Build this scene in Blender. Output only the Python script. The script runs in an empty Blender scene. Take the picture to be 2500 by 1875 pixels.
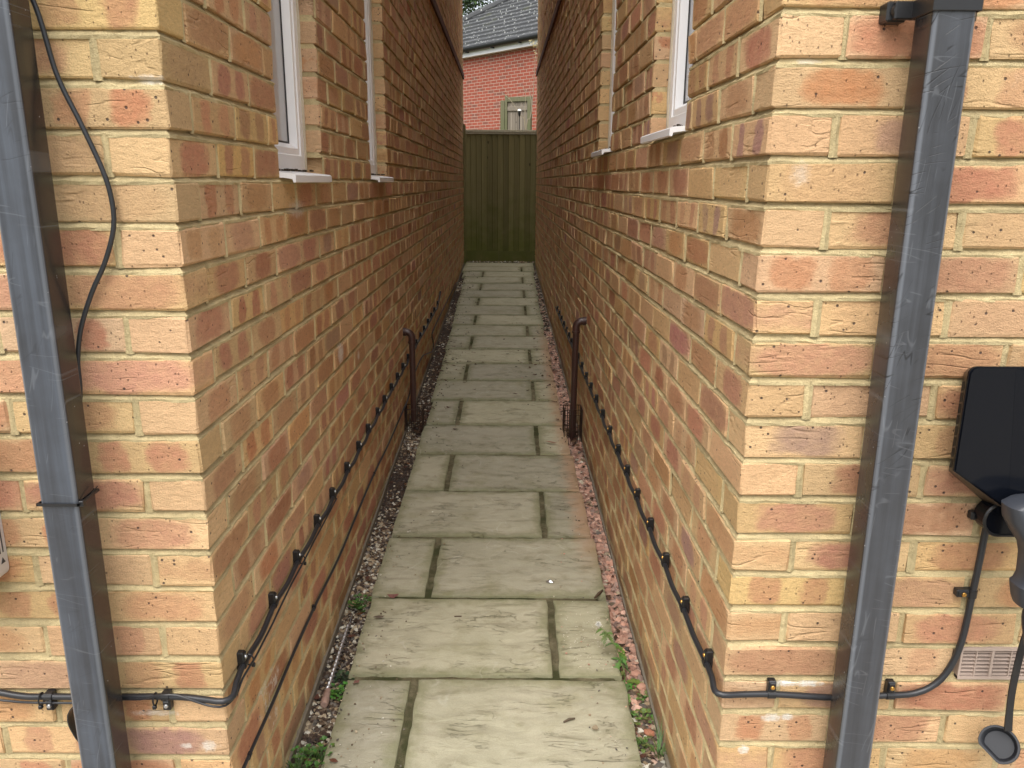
import bpy, bmesh, math, random
import numpy as np
from mathutils import Vector, Matrix, noise as mnoise

random.seed(7)
RNG = np.random.default_rng(11)
scene = bpy.context.scene
COL = scene.collection
R = math.radians

# ------------------------------------------------------------------ camera
CZ = 1.5
cam_d = bpy.data.cameras.new('camera')
cam = bpy.data.objects.new('camera', cam_d)
COL.objects.link(cam)
F_PX, PITCH, YAW, ROLL = 1922.7, .2516, .0009, .0069
cam_d.sensor_fit = 'HORIZONTAL'
cam_d.sensor_width = 36.0
cam_d.lens = 36.0 * F_PX / 2500.0
cam_d.clip_start = 0.05
cam_d.clip_end = 500
fw = Vector((math.sin(YAW) * math.cos(PITCH), math.cos(YAW) * math.cos(PITCH), -math.sin(PITCH)))
r0 = Vector((math.cos(YAW), -math.sin(YAW), 0))
u0 = r0.cross(fw)
rt = math.cos(ROLL) * r0 + math.sin(ROLL) * u0
up = -math.sin(ROLL) * r0 + math.cos(ROLL) * u0
cam.matrix_world = Matrix(((rt.x, up.x, -fw.x, 0), (rt.y, up.y, -fw.y, 0), (rt.z, up.z, -fw.z, CZ), (0, 0, 0, 1)))
scene.camera = cam

# ------------------------------------------------------------------ light
SUN_EL, SUN_AZ = 62.0, 198.0          # degrees, azimuth measured clockwise from +y (into the alley)
world = bpy.data.worlds.new('World')
scene.world = world
world.use_nodes = True
wt = world.node_tree
bg = wt.nodes['Background']
sky = wt.nodes.new('ShaderNodeTexSky')
sky.sky_type = 'NISHITA'
sky.sun_disc = False
sky.sun_elevation = R(SUN_EL)
sky.sun_rotation = R(SUN_AZ)
sky.dust_density = 4.0
sky.air_density = 1.2
hsv = wt.nodes.new('ShaderNodeHueSaturation')     # overcast: a paler, greyer sky
hsv.inputs['Saturation'].default_value = 0.30
wt.links.new(sky.outputs[0], hsv.inputs['Color'])
wt.links.new(hsv.outputs[0], bg.inputs['Color'])
bg.inputs['Strength'].default_value = 0.15
sun_d = bpy.data.lights.new('sun', 'SUN')
sun_d.energy = 1.05
sun_d.angle = R(60)
sun_d.color = (1.0, .96, .90)
sun = bpy.data.objects.new('sun', sun_d)
COL.objects.link(sun)
sd = Vector((math.sin(R(SUN_AZ)) * math.cos(R(SUN_EL)), math.cos(R(SUN_AZ)) * math.cos(R(SUN_EL)), math.sin(R(SUN_EL))))
sun.rotation_euler = (-sd).to_track_quat('-Z', 'Y').to_euler()
scene.view_settings.view_transform = 'Standard'
scene.view_settings.look = 'None'
scene.view_settings.gamma = 1.0
scene.view_settings.exposure = 1.0

# ------------------------------------------------------------------ measured setting
Z = 1.347                       # distance of both facades
xL, xR = -.5612, .4196          # the alley corners
kL, kR = -.0085, -.0125         # drift of the side walls over their length
ULEN = 9.36                     # length of the side walls
jL0, jR0 = CZ + .0746, CZ + .1139   # one mortar bed of each house


def PL(u, off, z): return Vector((xL + kL * u + off, Z + u, z))
def PR(u, off, z): return Vector((xR + kR * u - off, Z + u, z))
def PF(x, off, z): return Vector((x, Z - off, z))
def path_z(y): return -.005 + .043 * y


# ------------------------------------------------------------------ object helpers
def tag(o, label=None, cat=None, group=None, kind=None):
    if label: o['label'] = label
    if cat: o['category'] = cat
    if group: o['group'] = group
    if kind: o['kind'] = kind
    return o


def empty(name, loc, label, cat, group=None):
    o = bpy.data.objects.new(name, None)
    COL.objects.link(o)
    o.location = loc
    o.empty_display_size = .05
    return tag(o, label, cat, group)


def link_mesh(name, me, mats, parent=None):
    o = bpy.data.objects.new(name, me)
    COL.objects.link(o)
    for m in (mats if isinstance(mats, (list, tuple)) else [mats]):
        me.materials.append(m)
    if parent is not None:
        o.parent = parent
        o.matrix_parent_inverse = Matrix.Translation(-parent.location) if parent.type == 'EMPTY' else Matrix()
    return o


class MB:
    """collects vertices and faces of one mesh"""
    def __init__(s):
        s.v, s.f, s.m, s.attr, s.cur = [], [], [], {}, 0

    def add(s, vs, fs, mi=None, **attrs):
        b = len(s.v)
        s.v.extend([tuple(v) for v in vs])
        s.f.extend([tuple(i + b for i in f) for f in fs])
        s.m.extend([s.cur if mi is None else mi] * len(fs))
        for k, val in attrs.items():
            s.attr.setdefault(k, []).extend([val] * len(vs))

    def box(s, a, b, mi=None, bev=0.0, **at):
        x0, y0, z0 = a; x1, y1, z1 = b
        if bev <= 0:
            s.add([(x0, y0, z0), (x1, y0, z0), (x1, y1, z0), (x0, y1, z0), (x0, y0, z1), (x1, y0, z1), (x1, y1, z1), (x0, y1, z1)],
                  [(0, 3, 2, 1), (4, 5, 6, 7), (0, 1, 5, 4), (1, 2, 6, 5), (2, 3, 7, 6), (3, 0, 4, 7)], mi, **at)
        else:
            v, f = cbox(a, b, bev)
            s.add(v, f, mi, **at)

    def xbox(s, M, a, b, mi=None, bev=0.0, **at):
        n = len(s.v)
        s.box(a, b, mi, bev, **at)
        for i in range(n, len(s.v)):
            s.v[i] = tuple(M @ Vector(s.v[i]))

    def prism(s, pts, axis, d0, d1, mi=None, M=None, **at):
        """2-D outline pushed along an axis ('x','y','z')"""
        def P(p, d):
            return {'x': (d, p[0], p[1]), 'y': (p[0], d, p[1]), 'z': (p[0], p[1], d)}[axis]
        n = len(pts)
        vs = [P(p, d0) for p in pts] + [P(p, d1) for p in pts]
        if M is not None: vs = [tuple(M @ Vector(v)) for v in vs]
        fs = [tuple(range(n)), tuple(range(2 * n - 1, n - 1, -1))] + [(i, n + i, n + (i + 1) % n, (i + 1) % n) for i in range(n)]
        s.add(vs, fs, mi, **at)

    def tube(s, pts, r, seg=8, cap=True, mi=None, **at):
        pts = [Vector(p) for p in pts]
        n = len(pts)
        rs = r if isinstance(r, (list, tuple)) else [r] * n
        t0 = (pts[1] - pts[0]).normalized()
        nrm = t0.orthogonal().normalized()
        vs = []
        for i, p in enumerate(pts):
            t = (pts[min(i + 1, n - 1)] - pts[max(i - 1, 0)]).normalized()
            nrm = (nrm - t * nrm.dot(t)).normalized()
            bi = t.cross(nrm)
            for k in range(seg):
                a = 2 * math.pi * k / seg
                vs.append(p + (nrm * math.cos(a) + bi * math.sin(a)) * rs[i])
        fs = [(i * seg + k, i * seg + (k + 1) % seg, (i + 1) * seg + (k + 1) % seg, (i + 1) * seg + k) for i in range(n - 1) for k in range(seg)]
        if cap:
            fs.append(tuple(range(seg - 1, -1, -1)))
            fs.append(tuple((n - 1) * seg + k for k in range(seg)))
        s.add(vs, fs, mi, **at)

    def lathe(s, prof, M, seg=16, mi=None, **at):
        """(radius, height) profile turned about local z"""
        vs, fs = [], []
        for (r, h) in prof:
            for k in range(seg):
                a = 2 * math.pi * k / seg
                vs.append(M @ Vector((r * math.cos(a), r * math.sin(a), h)))
        for i in range(len(prof) - 1):
            for k in range(seg):
                fs.append((i * seg + k, i * seg + (k + 1) % seg, (i + 1) * seg + (k + 1) % seg, (i + 1) * seg + k))
        fs.append(tuple(range(seg - 1, -1, -1)))
        fs.append(tuple((len(prof) - 1) * seg + k for k in range(seg)))
        s.add(vs, fs, mi, **at)

    def build(s, name, mats, parent=None, smooth=False, fix=True):
        me = bpy.data.meshes.new(name)
        me.from_pydata(s.v, [], s.f)
        me.polygons.foreach_set('material_index', s.m)
        for k, vals in s.attr.items():
            if len(vals) != len(s.v): continue
            first = vals[0]
            if isinstance(first, (tuple, list)):
                a = me.attributes.new(k, 'FLOAT_VECTOR', 'POINT')
                a.data.foreach_set('vector', np.array(vals, dtype=np.float32).ravel())
            else:
                a = me.attributes.new(k, 'FLOAT', 'POINT')
                a.data.foreach_set('value', np.array(vals, dtype=np.float32))
        if fix:
            bm = bmesh.new(); bm.from_mesh(me)
            bmesh.ops.recalc_face_normals(bm, faces=bm.faces)
            bm.to_mesh(me); bm.free()
        if smooth:
            me.polygons.foreach_set('use_smooth', [True] * len(me.polygons))
            me.set_sharp_from_angle(angle=R(40))
        me.update()
        return link_mesh(name, me, mats, parent)


CB_F = None
def cbox(a, b, c):
    """box with every edge chamfered"""
    global CB_F
    a = Vector(a); b = Vector(b)
    vs = []
    for sx in (0, 1):
        for sy in (0, 1):
            for sz in (0, 1):
                for ax in range(3):
                    p = [0, 0, 0]
                    for k, sg in enumerate((sx, sy, sz)):
                        lo, hi = a[k], b[k]
                        cc = min(c, (hi - lo) * .45)
                        if k == ax: p[k] = hi if sg else lo
                        else: p[k] = (hi - cc) if sg else (lo + cc)
                    vs.append(tuple(p))
    if CB_F is None:
        def I(sx, sy, sz, ax): return ((sx * 2 + sy) * 2 + sz) * 3 + ax
        fs = []
        for sg in (0, 1):
            fs.append((I(sg, 0, 0, 0), I(sg, 1, 0, 0), I(sg, 1, 1, 0), I(sg, 0, 1, 0)))
            fs.append((I(0, sg, 0, 1), I(1, sg, 0, 1), I(1, sg, 1, 1), I(0, sg, 1, 1)))
            fs.append((I(0, 0, sg, 2), I(1, 0, sg, 2), I(1, 1, sg, 2), I(0, 1, sg, 2)))
        for p in (0, 1):
            for q in (0, 1):
                fs.append((I(0, p, q, 1), I(1, p, q, 1), I(1, p, q, 2), I(0, p, q, 2)))
                fs.append((I(p, 0, q, 0), I(p, 1, q, 0), I(p, 1, q, 2), I(p, 0, q, 2)))
                fs.append((I(p, q, 0, 0), I(p, q, 1, 0), I(p, q, 1, 1), I(p, q, 0, 1)))
        for sx in (0, 1):
            for sy in (0, 1):
                for sz in (0, 1):
                    fs.append((I(sx, sy, sz, 0), I(sx, sy, sz, 1), I(sx, sy, sz, 2)))
        # orient
        av = [Vector(v) for v in vs]
        cen = (a + b) / 2
        out = []
        for f in fs:
            n = (av[f[1]] - av[f[0]]).cross(av[f[2]] - av[f[0]])
            m = sum((av[i] for i in f), Vector()) / len(f) - cen
            out.append(f if n.dot(m) > 0 else tuple(reversed(f)))
        CB_F = out
    return vs, CB_F


def smooth_path(pts, step=.012):
    pts = [Vector(p) for p in pts]
    P = [pts[0] * 2 - pts[1]] + pts + [pts[-1] * 2 - pts[-2]]
    out = []
    for i in range(1, len(P) - 2):
        n = max(2, int((P[i + 1] - P[i]).length / step))
        for k in range(n):
            t = k / n
            out.append(.5 * ((2 * P[i]) + (-P[i - 1] + P[i + 1]) * t + (2 * P[i - 1] - 5 * P[i] + 4 * P[i + 1] - P[i + 2]) * t * t
                             + (-P[i - 1] + 3 * P[i] - 3 * P[i + 1] + P[i + 2]) * t ** 3))
    out.append(pts[-1])
    return out


def copy_tree(src, M, label=None, group=None):
    """a copy of a thing and its parts, placed by matrix"""
    c = src.copy(); COL.objects.link(c)
    c.matrix_world = M
    if label: c['label'] = label
    if group: c['group'] = group
    for ch in src.children:
        d = ch.copy(); COL.objects.link(d); d.parent = c
        d.matrix_parent_inverse = ch.matrix_parent_inverse.copy()
    return c


# ------------------------------------------------------------------ materials
class H:
    def __init__(s, name):
        s.m = bpy.data.materials.new(name)
        s.m.use_nodes = True
        s.t = s.m.node_tree
        s.b = s.t.nodes['Principled BSDF']

    def put(s, sock, v):
        if isinstance(v, bpy.types.NodeSocket): s.t.links.new(v, sock)
        elif isinstance(v, (tuple, list)) and sock.type == 'RGBA' and len(v) == 3: sock.default_value = (*v, 1)
        else: sock.default_value = v

    def n(s, typ, props=None, **ins):
        nd = s.t.nodes.new('ShaderNode' + typ)
        for k, v in (props or {}).items(): setattr(nd, k, v)
        for k, v in ins.items():
            k = int(k[1:]) if k[0] == '_' else k
            s.put(nd.inputs[k], v)
        return nd

    def math(s, op, a, b=0.0, c=None, clamp=False):
        nd = s.n('Math', {'operation': op, 'use_clamp': clamp}, _0=a, _1=b)
        if c is not None: s.put(nd.inputs[2], c)
        return nd.outputs[0]

    def vmath(s, op, a, b=(0, 0, 0)):
        return s.n('VectorMath', {'operation': op}, _0=a, _1=b).outputs[0]

    def mix(s, f, a, b, mode='MIX'):
        nd = s.n('MixRGB', {'blend_type': mode}, Fac=f, Color1=a, Color2=b)
        return nd.outputs[0]

    def ramp(s, f, stops):
        nd = s.n('ValToRGB', None, Fac=f)
        el = nd.color_ramp.elements
        while len(el) < len(stops): el.new(.5)
        for e, (p, c) in zip(el, stops):
            e.position = p
            e.color = (c, c, c, 1) if not isinstance(c, (tuple, list)) else (*c, 1)
        return nd.outputs[0]

    def noise(s, v, sc, det=2.0, rough=.5, dist=0.0):
        return s.n('TexNoise', None, Vector=v, Scale=sc, Detail=det, Roughness=rough, Distortion=dist).outputs[0]

    def step(s, x, lo, hi):
        return s.n('MapRange', {'interpolation_type': 'SMOOTHSTEP'}, _0=x, _1=lo, _2=hi, _3=0.0, _4=1.0).outputs[0]

    def attr(s, name, out=0):
        return s.n('Attribute', {'attribute_name': name}).outputs[out]

    def sep(s, v):
        return s.n('SeparateXYZ', None, _0=v).outputs

    def comb(s, x=0.0, y=0.0, z=0.0):
        return s.n('CombineXYZ', None, _0=x, _1=y, _2=z).outputs[0]

    def scale(s, v, sc):
        return s.vmath('MULTIPLY', v, sc)

    def obj(s):
        return s.n('TexCoord').outputs['Object']

    def pos(s):
        return s.n('NewGeometry').outputs['Position']

    def bump(s, h, dist=.002, strength=1.0, normal=None):
        nd = s.n('Bump', None, Height=h, Distance=dist, Strength=strength)
        if normal is not None: s.put(nd.inputs['Normal'], normal)
        return nd.outputs[0]

    def out(s, col, rough=.6, normal=None, spec=None, metal=None, **kw):
        s.put(s.b.inputs['Base Color'], col)
        s.put(s.b.inputs['Roughness'], rough)
        if normal is not None: s.put(s.b.inputs['Normal'], normal)
        if spec is not None: s.put(s.b.inputs['Specular IOR Level'], spec)
        if metal is not None: s.put(s.b.inputs['Metallic'], metal)
        for k, v in kw.items(): s.put(s.b.inputs[k], v)
        return s.m


def line_of(h, x, width):
    """1 on the contour x = .5, falling to 0 within width"""
    d = h.math('ABSOLUTE', h.math('SUBTRACT', x, .5))
    return h.math('SUBTRACT', 1.0, h.step(d, 0.0, width))


def stains_of(h):
    """white lime blooms, patchy and rare, fixed in the wall"""
    p = h.pos()
    n1 = h.noise(p, 1.7, 3, .6)
    n2 = h.noise(p, 38, 4, .7)
    a = h.step(n1, .69, .78)
    return h.math('MULTIPLY', h.math('MULTIPLY', a, h.step(n2, .5, .66)), .75)


def damp_of(h):
    """splash dirt and algae that stay on the lowest courses, with a ragged upper edge"""
    p = h.pos()
    o = h.sep(p)
    hh = h.math('SUBTRACT', o[2], h.math('SUBTRACT', h.math('MULTIPLY', o[1], .043), .05))
    n = h.math('MULTIPLY', h.math('SUBTRACT', h.noise(p, 11, 5, .7), .5), .22)
    return h.math('MULTIPLY', h.math('SUBTRACT', 1.0, h.step(h.math('ADD', hh, n), .0, .13)), .6)


def blobs_of(h, spots):
    p = h.pos()
    n2 = h.noise(p, 95, 4, .75)
    acc = None
    for (c, rx, rz, s) in spots:
        q = h.vmath('SUBTRACT', p, tuple(c))
        o = h.sep(q)
        d = h.math('ADD', h.math('POWER', h.math('DIVIDE', h.math('ADD', h.math('ABSOLUTE', o[0]), h.math('ABSOLUTE', o[1])), rx), 2.0),
                   h.math('POWER', h.math('DIVIDE', h.math('ABSOLUTE', o[2]), rz), 2.0))
        m = h.math('MULTIPLY', h.math('SUBTRACT', 1.0, h.step(h.math('ADD', d, h.math('MULTIPLY', h.math('SUBTRACT', n2, .45), 3.2)), -.1, 1.5)), s)
        acc = m if acc is None else h.math('MAXIMUM', acc, m)
    return acc


SPOTS = [(PL(1.218, 0, .942), .055, .038, .8), (PL(1.535, 0, .866), .025, .02, .6), (PL(.775, 0, 1.425), .09, .025, .45),
         (PF(-.585, 0, 1.655), .035, .008, .6), (PF(-.60, 0, .402), .020, .014, .7), (PF(-.645, 0, .402), .014, .007, .7),
         (PF(.535, 0, .553), .03, .007, .95), (PF(.585, 0, .553), .03, .007, .95), (PF(.52, 0, .475), .02, .010, .9),
         (PF(.55, 0, .477), .016, .008, .9), (PF(.47, 0, .40), .012, .01, .9), (PF(.475, 0, 1.515), .02, .022, .3),
         (PF(-.70, 0, .476), .05, .008, .5), (PF(.47, 0, 1.69), .03, .006, .4)]


def mat_brick(name, spots=True):
    h = H(name)
    pa = h.attr('pa', 1); pb = h.attr('pb', 1); pc = h.attr('pc', 1); bc = h.attr('bc', 1); rc = h.attr('rc', 1)
    sdv = h.attr('sd', 2)
    u, v, w = h.sep(pa)[0:3]
    off = h.vmath('MULTIPLY', h.comb(sdv, h.math('MULTIPLY', sdv, 1.7), h.math('MULTIPLY', sdv, 2.3)), (9.0, 9.0, 9.0))
    P = h.vmath('ADD', pa, off)
    n1 = h.noise(P, 16, 3, .6)
    n2 = h.noise(h.vmath('ADD', P, (3, 1, 5)), 22, 3, .6)
    du = h.math('MULTIPLY', h.math('SUBTRACT', n1, .5), .06)
    dv = h.math('MULTIPLY', h.math('SUBTRACT', n2, .5), .03)

    def patch(s):
        c, wd, st = h.sep(s)[0:3]
        a = h.math('DIVIDE', h.math('ABSOLUTE', h.math('SUBTRACT', h.math('ADD', u, du), c)), wd)
        b = h.math('DIVIDE', h.math('ABSOLUTE', h.math('ADD', v, dv)), .029)
        d = h.math('ADD', h.math('POWER', a, 3.0), h.math('POWER', b, 4.0))
        return h.math('MULTIPLY', h.math('SUBTRACT', 1.0, h.step(d, .25, 1.7)), st)
    m = h.math('MAXIMUM', patch(pb), patch(pc))
    m = h.math('MULTIPLY', m, h.math('ADD', .55, h.math('MULTIPLY', h.noise(P, 45, 4, .6), .8)), clamp=True)
    col = h.mix(m, bc, rc)
    med = h.noise(h.scale(P, (1, 2.2, 1)), 60, 4, .65)
    fine = h.noise(P, 340, 3, .75)
    k = h.math('ADD', .52, h.math('ADD', h.math('MULTIPLY', med, .5), h.math('MULTIPLY', fine, .62)))
    k = h.math('SUBTRACT', k, .07)
    col = h.mix(1.0, col, h.comb(k, k, k), 'MULTIPLY')
    # drag creases
    nz = h.noise(h.scale(P, (4.2, 27.0, 9.0)), 1.0, 2.5, .55, .2)
    gate = h.step(h.noise(h.vmath('ADD', P, (8, 2, 1)), 9, 1), .53, .66)
    crease = h.math('MULTIPLY', line_of(h, nz, .04), gate)
    # manganese specks
    vo = h.n('TexVoronoi', None, Vector=P, Scale=62.0)
    pick = h.step(h.sep(vo.outputs['Color'])[0], .74, .76)
    sp = h.math('MULTIPLY', h.math('SUBTRACT', 1.0, h.step(vo.outputs['Distance'], .10, .19)), pick)
    v2 = h.n('TexVoronoi', None, Vector=h.scale(P, (1.0, .6, 1.0)), Scale=150.0)
    sp2 = h.math('MULTIPLY', h.math('SUBTRACT', 1.0, h.step(v2.outputs['Distance'], .12, .26)), h.step(h.sep(v2.outputs['Color'])[0], .80, .83))
    col = h.mix(h.math('MULTIPLY', sp2, .55), col, (.10, .055, .035))
    col = h.mix(h.math('MULTIPLY', sp, .85), col, (.045, .035, .035))
    # lime blooms
    st = stains_of(h)
    if spots: st = h.math('MAXIMUM', st, blobs_of(h, SPOTS))
    col = h.mix(st, col, (.78, .74, .66))
    col = h.mix(damp_of(h), col, (.135, .112, .058))
    hgt = h.math('SUBTRACT', h.math('ADD', h.math('MULTIPLY', med, 1.0), h.math('MULTIPLY', fine, .95)), h.math('ADD', h.math('MULTIPLY', crease, .85), h.math('MULTIPLY', h.math('MAXIMUM', sp, sp2), .7)))
    return h.out(col, .9, h.bump(hgt, .0036, .95), .25)


def mat_mortar(name, base=(.60, .485, .265)):
    h = H(name)
    p = h.pos()
    n = h.noise(p, 9, 4, .6)
    f = h.noise(p, 420, 3, .7)
    g = h.noise(p, 70, 3, .6)
    col = h.mix(h.step(n, .35, .7), base, tuple(c * .74 for c in base))
    k = h.math('ADD', .55, h.math('ADD', h.math('MULTIPLY', f, .55), h.math('MULTIPLY', g, .4)))
    col = h.mix(1.0, col, h.comb(k, k, k), 'MULTIPLY')
    st = h.math('MAXIMUM', stains_of(h), blobs_of(h, SPOTS))
    col = h.mix(st, col, (.8, .77, .7))
    col = h.mix(damp_of(h), col, (.12, .105, .06))
    return h.out(col, .95, h.bump(h.math('ADD', f, h.math('MULTIPLY', g, 1.4)), .004, .9), .2)


def mat_simple(name, col, rough=.5, metal=0.0, var=.15, sc=40, bump=0.0, spec=.5):
    h = H(name)
    p = h.obj()
    n = h.noise(p, sc, 4, .6)
    k = h.math('ADD', 1 - var, h.math('MULTIPLY', n, 2 * var))
    c = h.mix(1.0, col, h.comb(k, k, k), 'MULTIPLY')
    return h.out(c, rough, h.bump(n, .001, bump) if bump else None, spec, metal)


def mat_attr(name, rough=.8, bump=.5, sc=200, spec=.3, trans=0.0):
    """colour comes from the per-piece attribute 'cc'"""
    h = H(name)
    p = h.obj()
    n = h.noise(p, sc, 3, .6)
    k = h.math('ADD', .75, h.math('MULTIPLY', n, .5))
    c = h.mix(1.0, h.attr('cc', 1), h.comb(k, k, k), 'MULTIPLY')
    return h.out(c, rough, h.bump(n, .001, bump) if bump else None, spec)


def mat_pipe(name, amount, sides, front):
    h = H(name)
    p = h.obj()
    st = h.noise(h.scale(p, (60, 60, 1.6)), 1.0, 4, .6)
    cl = h.noise(p, 9, 4, .6)
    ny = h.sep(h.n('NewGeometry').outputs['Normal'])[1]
    chalk_and_light = h.math('MULTIPLY', h.step(h.math('MULTIPLY', ny, -1.0), .55, .9), h.math('ADD', .30, h.math('MULTIPLY', h.step(h.math('ADD', h.math('MULTIPLY', st, .65), h.math('MULTIPLY', cl, .35)), .34, .68), .75)))   # sun-bleached front
    chalk_and_light = h.math('MAXIMUM', chalk_and_light, h.math('MULTIPLY', h.step(cl, .40, .70), sides))  # side paleness put into the colour to match how each side is lit
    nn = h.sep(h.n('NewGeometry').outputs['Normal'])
    worn_sheen = h.math('MULTIPLY', h.step(h.math('ABSOLUTE', h.math('MULTIPLY', nn[0], nn[1])), .22, .48), h.math('ADD', .35, h.math('MULTIPLY', st, .6)))  # highlight along the front corners, painted as a lighter base colour
    col = h.mix(chalk_and_light, (.018, .017, .018), front)
    col = h.mix(h.math('MULTIPLY', worn_sheen, h.step(h.math('MULTIPLY', ny, -1.0), .2, .5)), col, (.16, .175, .20))
    def strokes(rx, rz, seed, w_):
        """short straight-ish scores: contours of a noise pulled out along one direction"""
        o = h.sep(p)
        q = h.comb(h.math('ADD', h.math('MULTIPLY', o[0], rx), h.math('MULTIPLY', o[2], rz)), h.math('SUBTRACT', h.math('MULTIPLY', o[2], rx), h.math('MULTIPLY', o[0], rz)), seed)
        return h.math('MULTIPLY', line_of(h, h.noise(h.scale(q, (6, 46, 1)), 1.0, .5, .4), w_), h.step(h.noise(h.vmath('ADD', q, (3, 3, seed)), 17, 1), .54, .60))
    scr = h.math('MAXIMUM', strokes(.97, .25, 1.0, .020), h.math('MAXIMUM', strokes(.80, .60, 4.0, .016), strokes(.22, .97, 8.0, .018)))
    gz = h.step(h.noise(p, 4, 2), .36, .52)
    scr = h.math('MULTIPLY', h.math('MULTIPLY', scr, gz), amount)
    lite = h.math('MULTIPLY', h.math('MAXIMUM', strokes(.98, -.20, 13.0, .02), strokes(.10, .99, 17.0, .02)), .8)
    col = h.mix(h.math('MULTIPLY', scr, .8), col, (.008, .008, .01))
    col = h.mix(h.math('MULTIPLY', lite, .13), col, (.4, .42, .45))
    dots = h.n('TexVoronoi', None, Vector=p, Scale=75.0)
    dm = h.math('MULTIPLY', h.math('SUBTRACT', 1.0, h.step(dots.outputs['Distance'], .05, .12)), h.step(h.sep(dots.outputs['Color'])[1], .8, .85))
    col = h.mix(h.math('MULTIPLY', dm, .5), col, (.45, .46, .47))
    r = h.math('ADD', .25, h.math('MULTIPLY', chalk_and_light, .20))
    return h.out(col, r, h.bump(h.math('SUBTRACT', st, scr), .0006, .5), .6)


def mat_slab():
    h = H('riven paving slab')
    p = h.pos()
    seed = h.attr('sd', 2)
    ed = h.attr('ed', 2)
    P = h.vmath('ADD', p, h.comb(0.0, 0.0, seed))
    n1 = h.noise(P, 3.2, 4, .6)
    n2 = h.noise(h.scale(P, (6, 13, 6)), 1.6, 5, .65, .4)
    n3 = h.noise(P, 320, 3, .7)
    n4 = h.noise(P, 22, 5, .7)
    col = h.mix(h.step(n1, .3, .7), (.36, .34, .238), (.42, .392, .285))
    tint = h.n('TexWhiteNoise', {'noise_dimensions': '1D'}, W=seed).outputs[0]
    kt = h.math('ADD', .86, h.math('MULTIPLY', tint, .26))
    col = h.mix(1.0, col, h.comb(kt, kt, h.math('ADD', h.math('MULTIPLY', kt, .7), .3)), 'MULTIPLY')
    col = h.mix(h.math('MULTIPLY', h.step(n2, .48, .76), .7), col, (.195, .178, .105))
    # algae and dirt gathered along the edges and in damp patches
    e = h.math('ADD', h.math('MULTIPLY', ed, 1.0), h.math('MULTIPLY', h.math('SUBTRACT', n4, .5), 1.1))
    col = h.mix(h.math('MULTIPLY', h.step(e, .45, 1.05), .62), col, (.15, .155, .065))
    al = h.math('MULTIPLY', h.step(h.noise(P, 5, 5, .65), .52, .75), .5)
    col = h.mix(al, col, (.225, .215, .105))
    # red brick dust washed over the right-hand edge
    o = h.sep(p)
    ex = h.math('ADD', h.math('MULTIPLY', o[1], -.0125), .345)
    rd = h.step(h.math('SUBTRACT', h.math('ADD', o[0], h.math('MULTIPLY', h.math('SUBTRACT', n4, .5), .10)), ex), -.085, .0)
    along = h.math('MULTIPLY', h.step(o[1], 2.5, 3.0), h.math('SUBTRACT', 1.0, h.step(o[1], 5.8, 7.0)))
    col = h.mix(h.math('MULTIPLY', h.math('MULTIPLY', rd, along), .6), col, (.44, .25, .15))
    # white scuffs
    sc = h.math('MULTIPLY', line_of(h, h.noise(h.vmath('ADD', P, (5, 5, 5)), 6, 2, .5, .5), .018), h.step(h.noise(P, 7, 2), .5, .7))
    col = h.mix(h.math('MULTIPLY', sc, .25), col, (.6, .58, .5))
    crk = line_of(h, h.noise(h.scale(P, (5, 22, 5)), 1.3, 4, .6, .5), .02)
    crk = h.math('MULTIPLY', crk, h.step(h.noise(h.vmath('ADD', P, (2, 7, 1)), 8, 2), .48, .62))
    col = h.mix(h.math('MULTIPLY', crk, .5), col, (.11, .10, .05))
    k = h.math('ADD', .74, h.math('ADD', h.math('MULTIPLY', n3, .3), h.math('MULTIPLY', n4, .22)))
    col = h.mix(1.0, col, h.comb(k, k, k), 'MULTIPLY')
    hg = h.math('SUBTRACT', h.math('ADD', h.math('MULTIPLY', n2, 1.2), h.math('MULTIPLY', n3, .25)), h.math('MULTIPLY', crk, .7))
    return h.out(col, .85, h.bump(hg, .005, .8), .3)


def mat_pathbase():
    h = H('mossy joint mortar')
    p = h.pos()
    n = h.noise(p, 14, 4, .65)
    f = h.noise(p, 240, 3, .7)
    moss = h.step(h.noise(p, 4, 4, .7), .46, .62)
    col = h.mix(h.step(n, .4, .65), (.115, .098, .055), (.20, .175, .105))
    col = h.mix(moss, col, (.06, .064, .026))
    k = h.math('ADD', .6, h.math('MULTIPLY', f, .8))
    col = h.mix(1.0, col, h.comb(k, k, k), 'MULTIPLY')
    return h.out(col, .95, h.bump(h.math('ADD', f, n), .006, 1.0), .2)


def mat_redbrick():
    h = H('red garage brick')
    p = h.obj()
    o = h.sep(p)
    v = h.comb(o[0], o[2], 0.0)
    br = h.n('TexBrick', {'offset': .5}, Vector=v, Color1=(.37, .095, .06), Color2=(.28, .08, .052), Mortar=(.47, .34, .27), Scale=1.0,
             **{'Mortar Size': .008, 'Mortar Smooth': .15, 'Bias': -.2, 'Brick Width': .225, 'Row Height': .075})
    n = h.noise(p, 8, 3, .7)
    cell = h.n('TexWhiteNoise', {'noise_dimensions': '2D'}, Vector=h.comb(h.math('FLOOR', h.math('DIVIDE', o[0], .225)), h.math('FLOOR', h.math('DIVIDE', o[2], .075)), 0.0))
    dark = h.step(cell.outputs[0], .88, .92)
    col = h.mix(h.math('MULTIPLY', h.math('MULTIPLY', dark, .5), h.math('SUBTRACT', 1.0, br.outputs['Fac'])), br.outputs['Color'], (.16, .105, .085))
    k = h.math('ADD', .75, h.math('MULTIPLY', n, .5))
    col = h.mix(1.0, col, h.comb(k, k, k), 'MULTIPLY')
    return h.out(col, .9, h.bump(h.math('SUBTRACT', 1.0, br.outputs['Fac']), .006, .8), .2)


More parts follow.
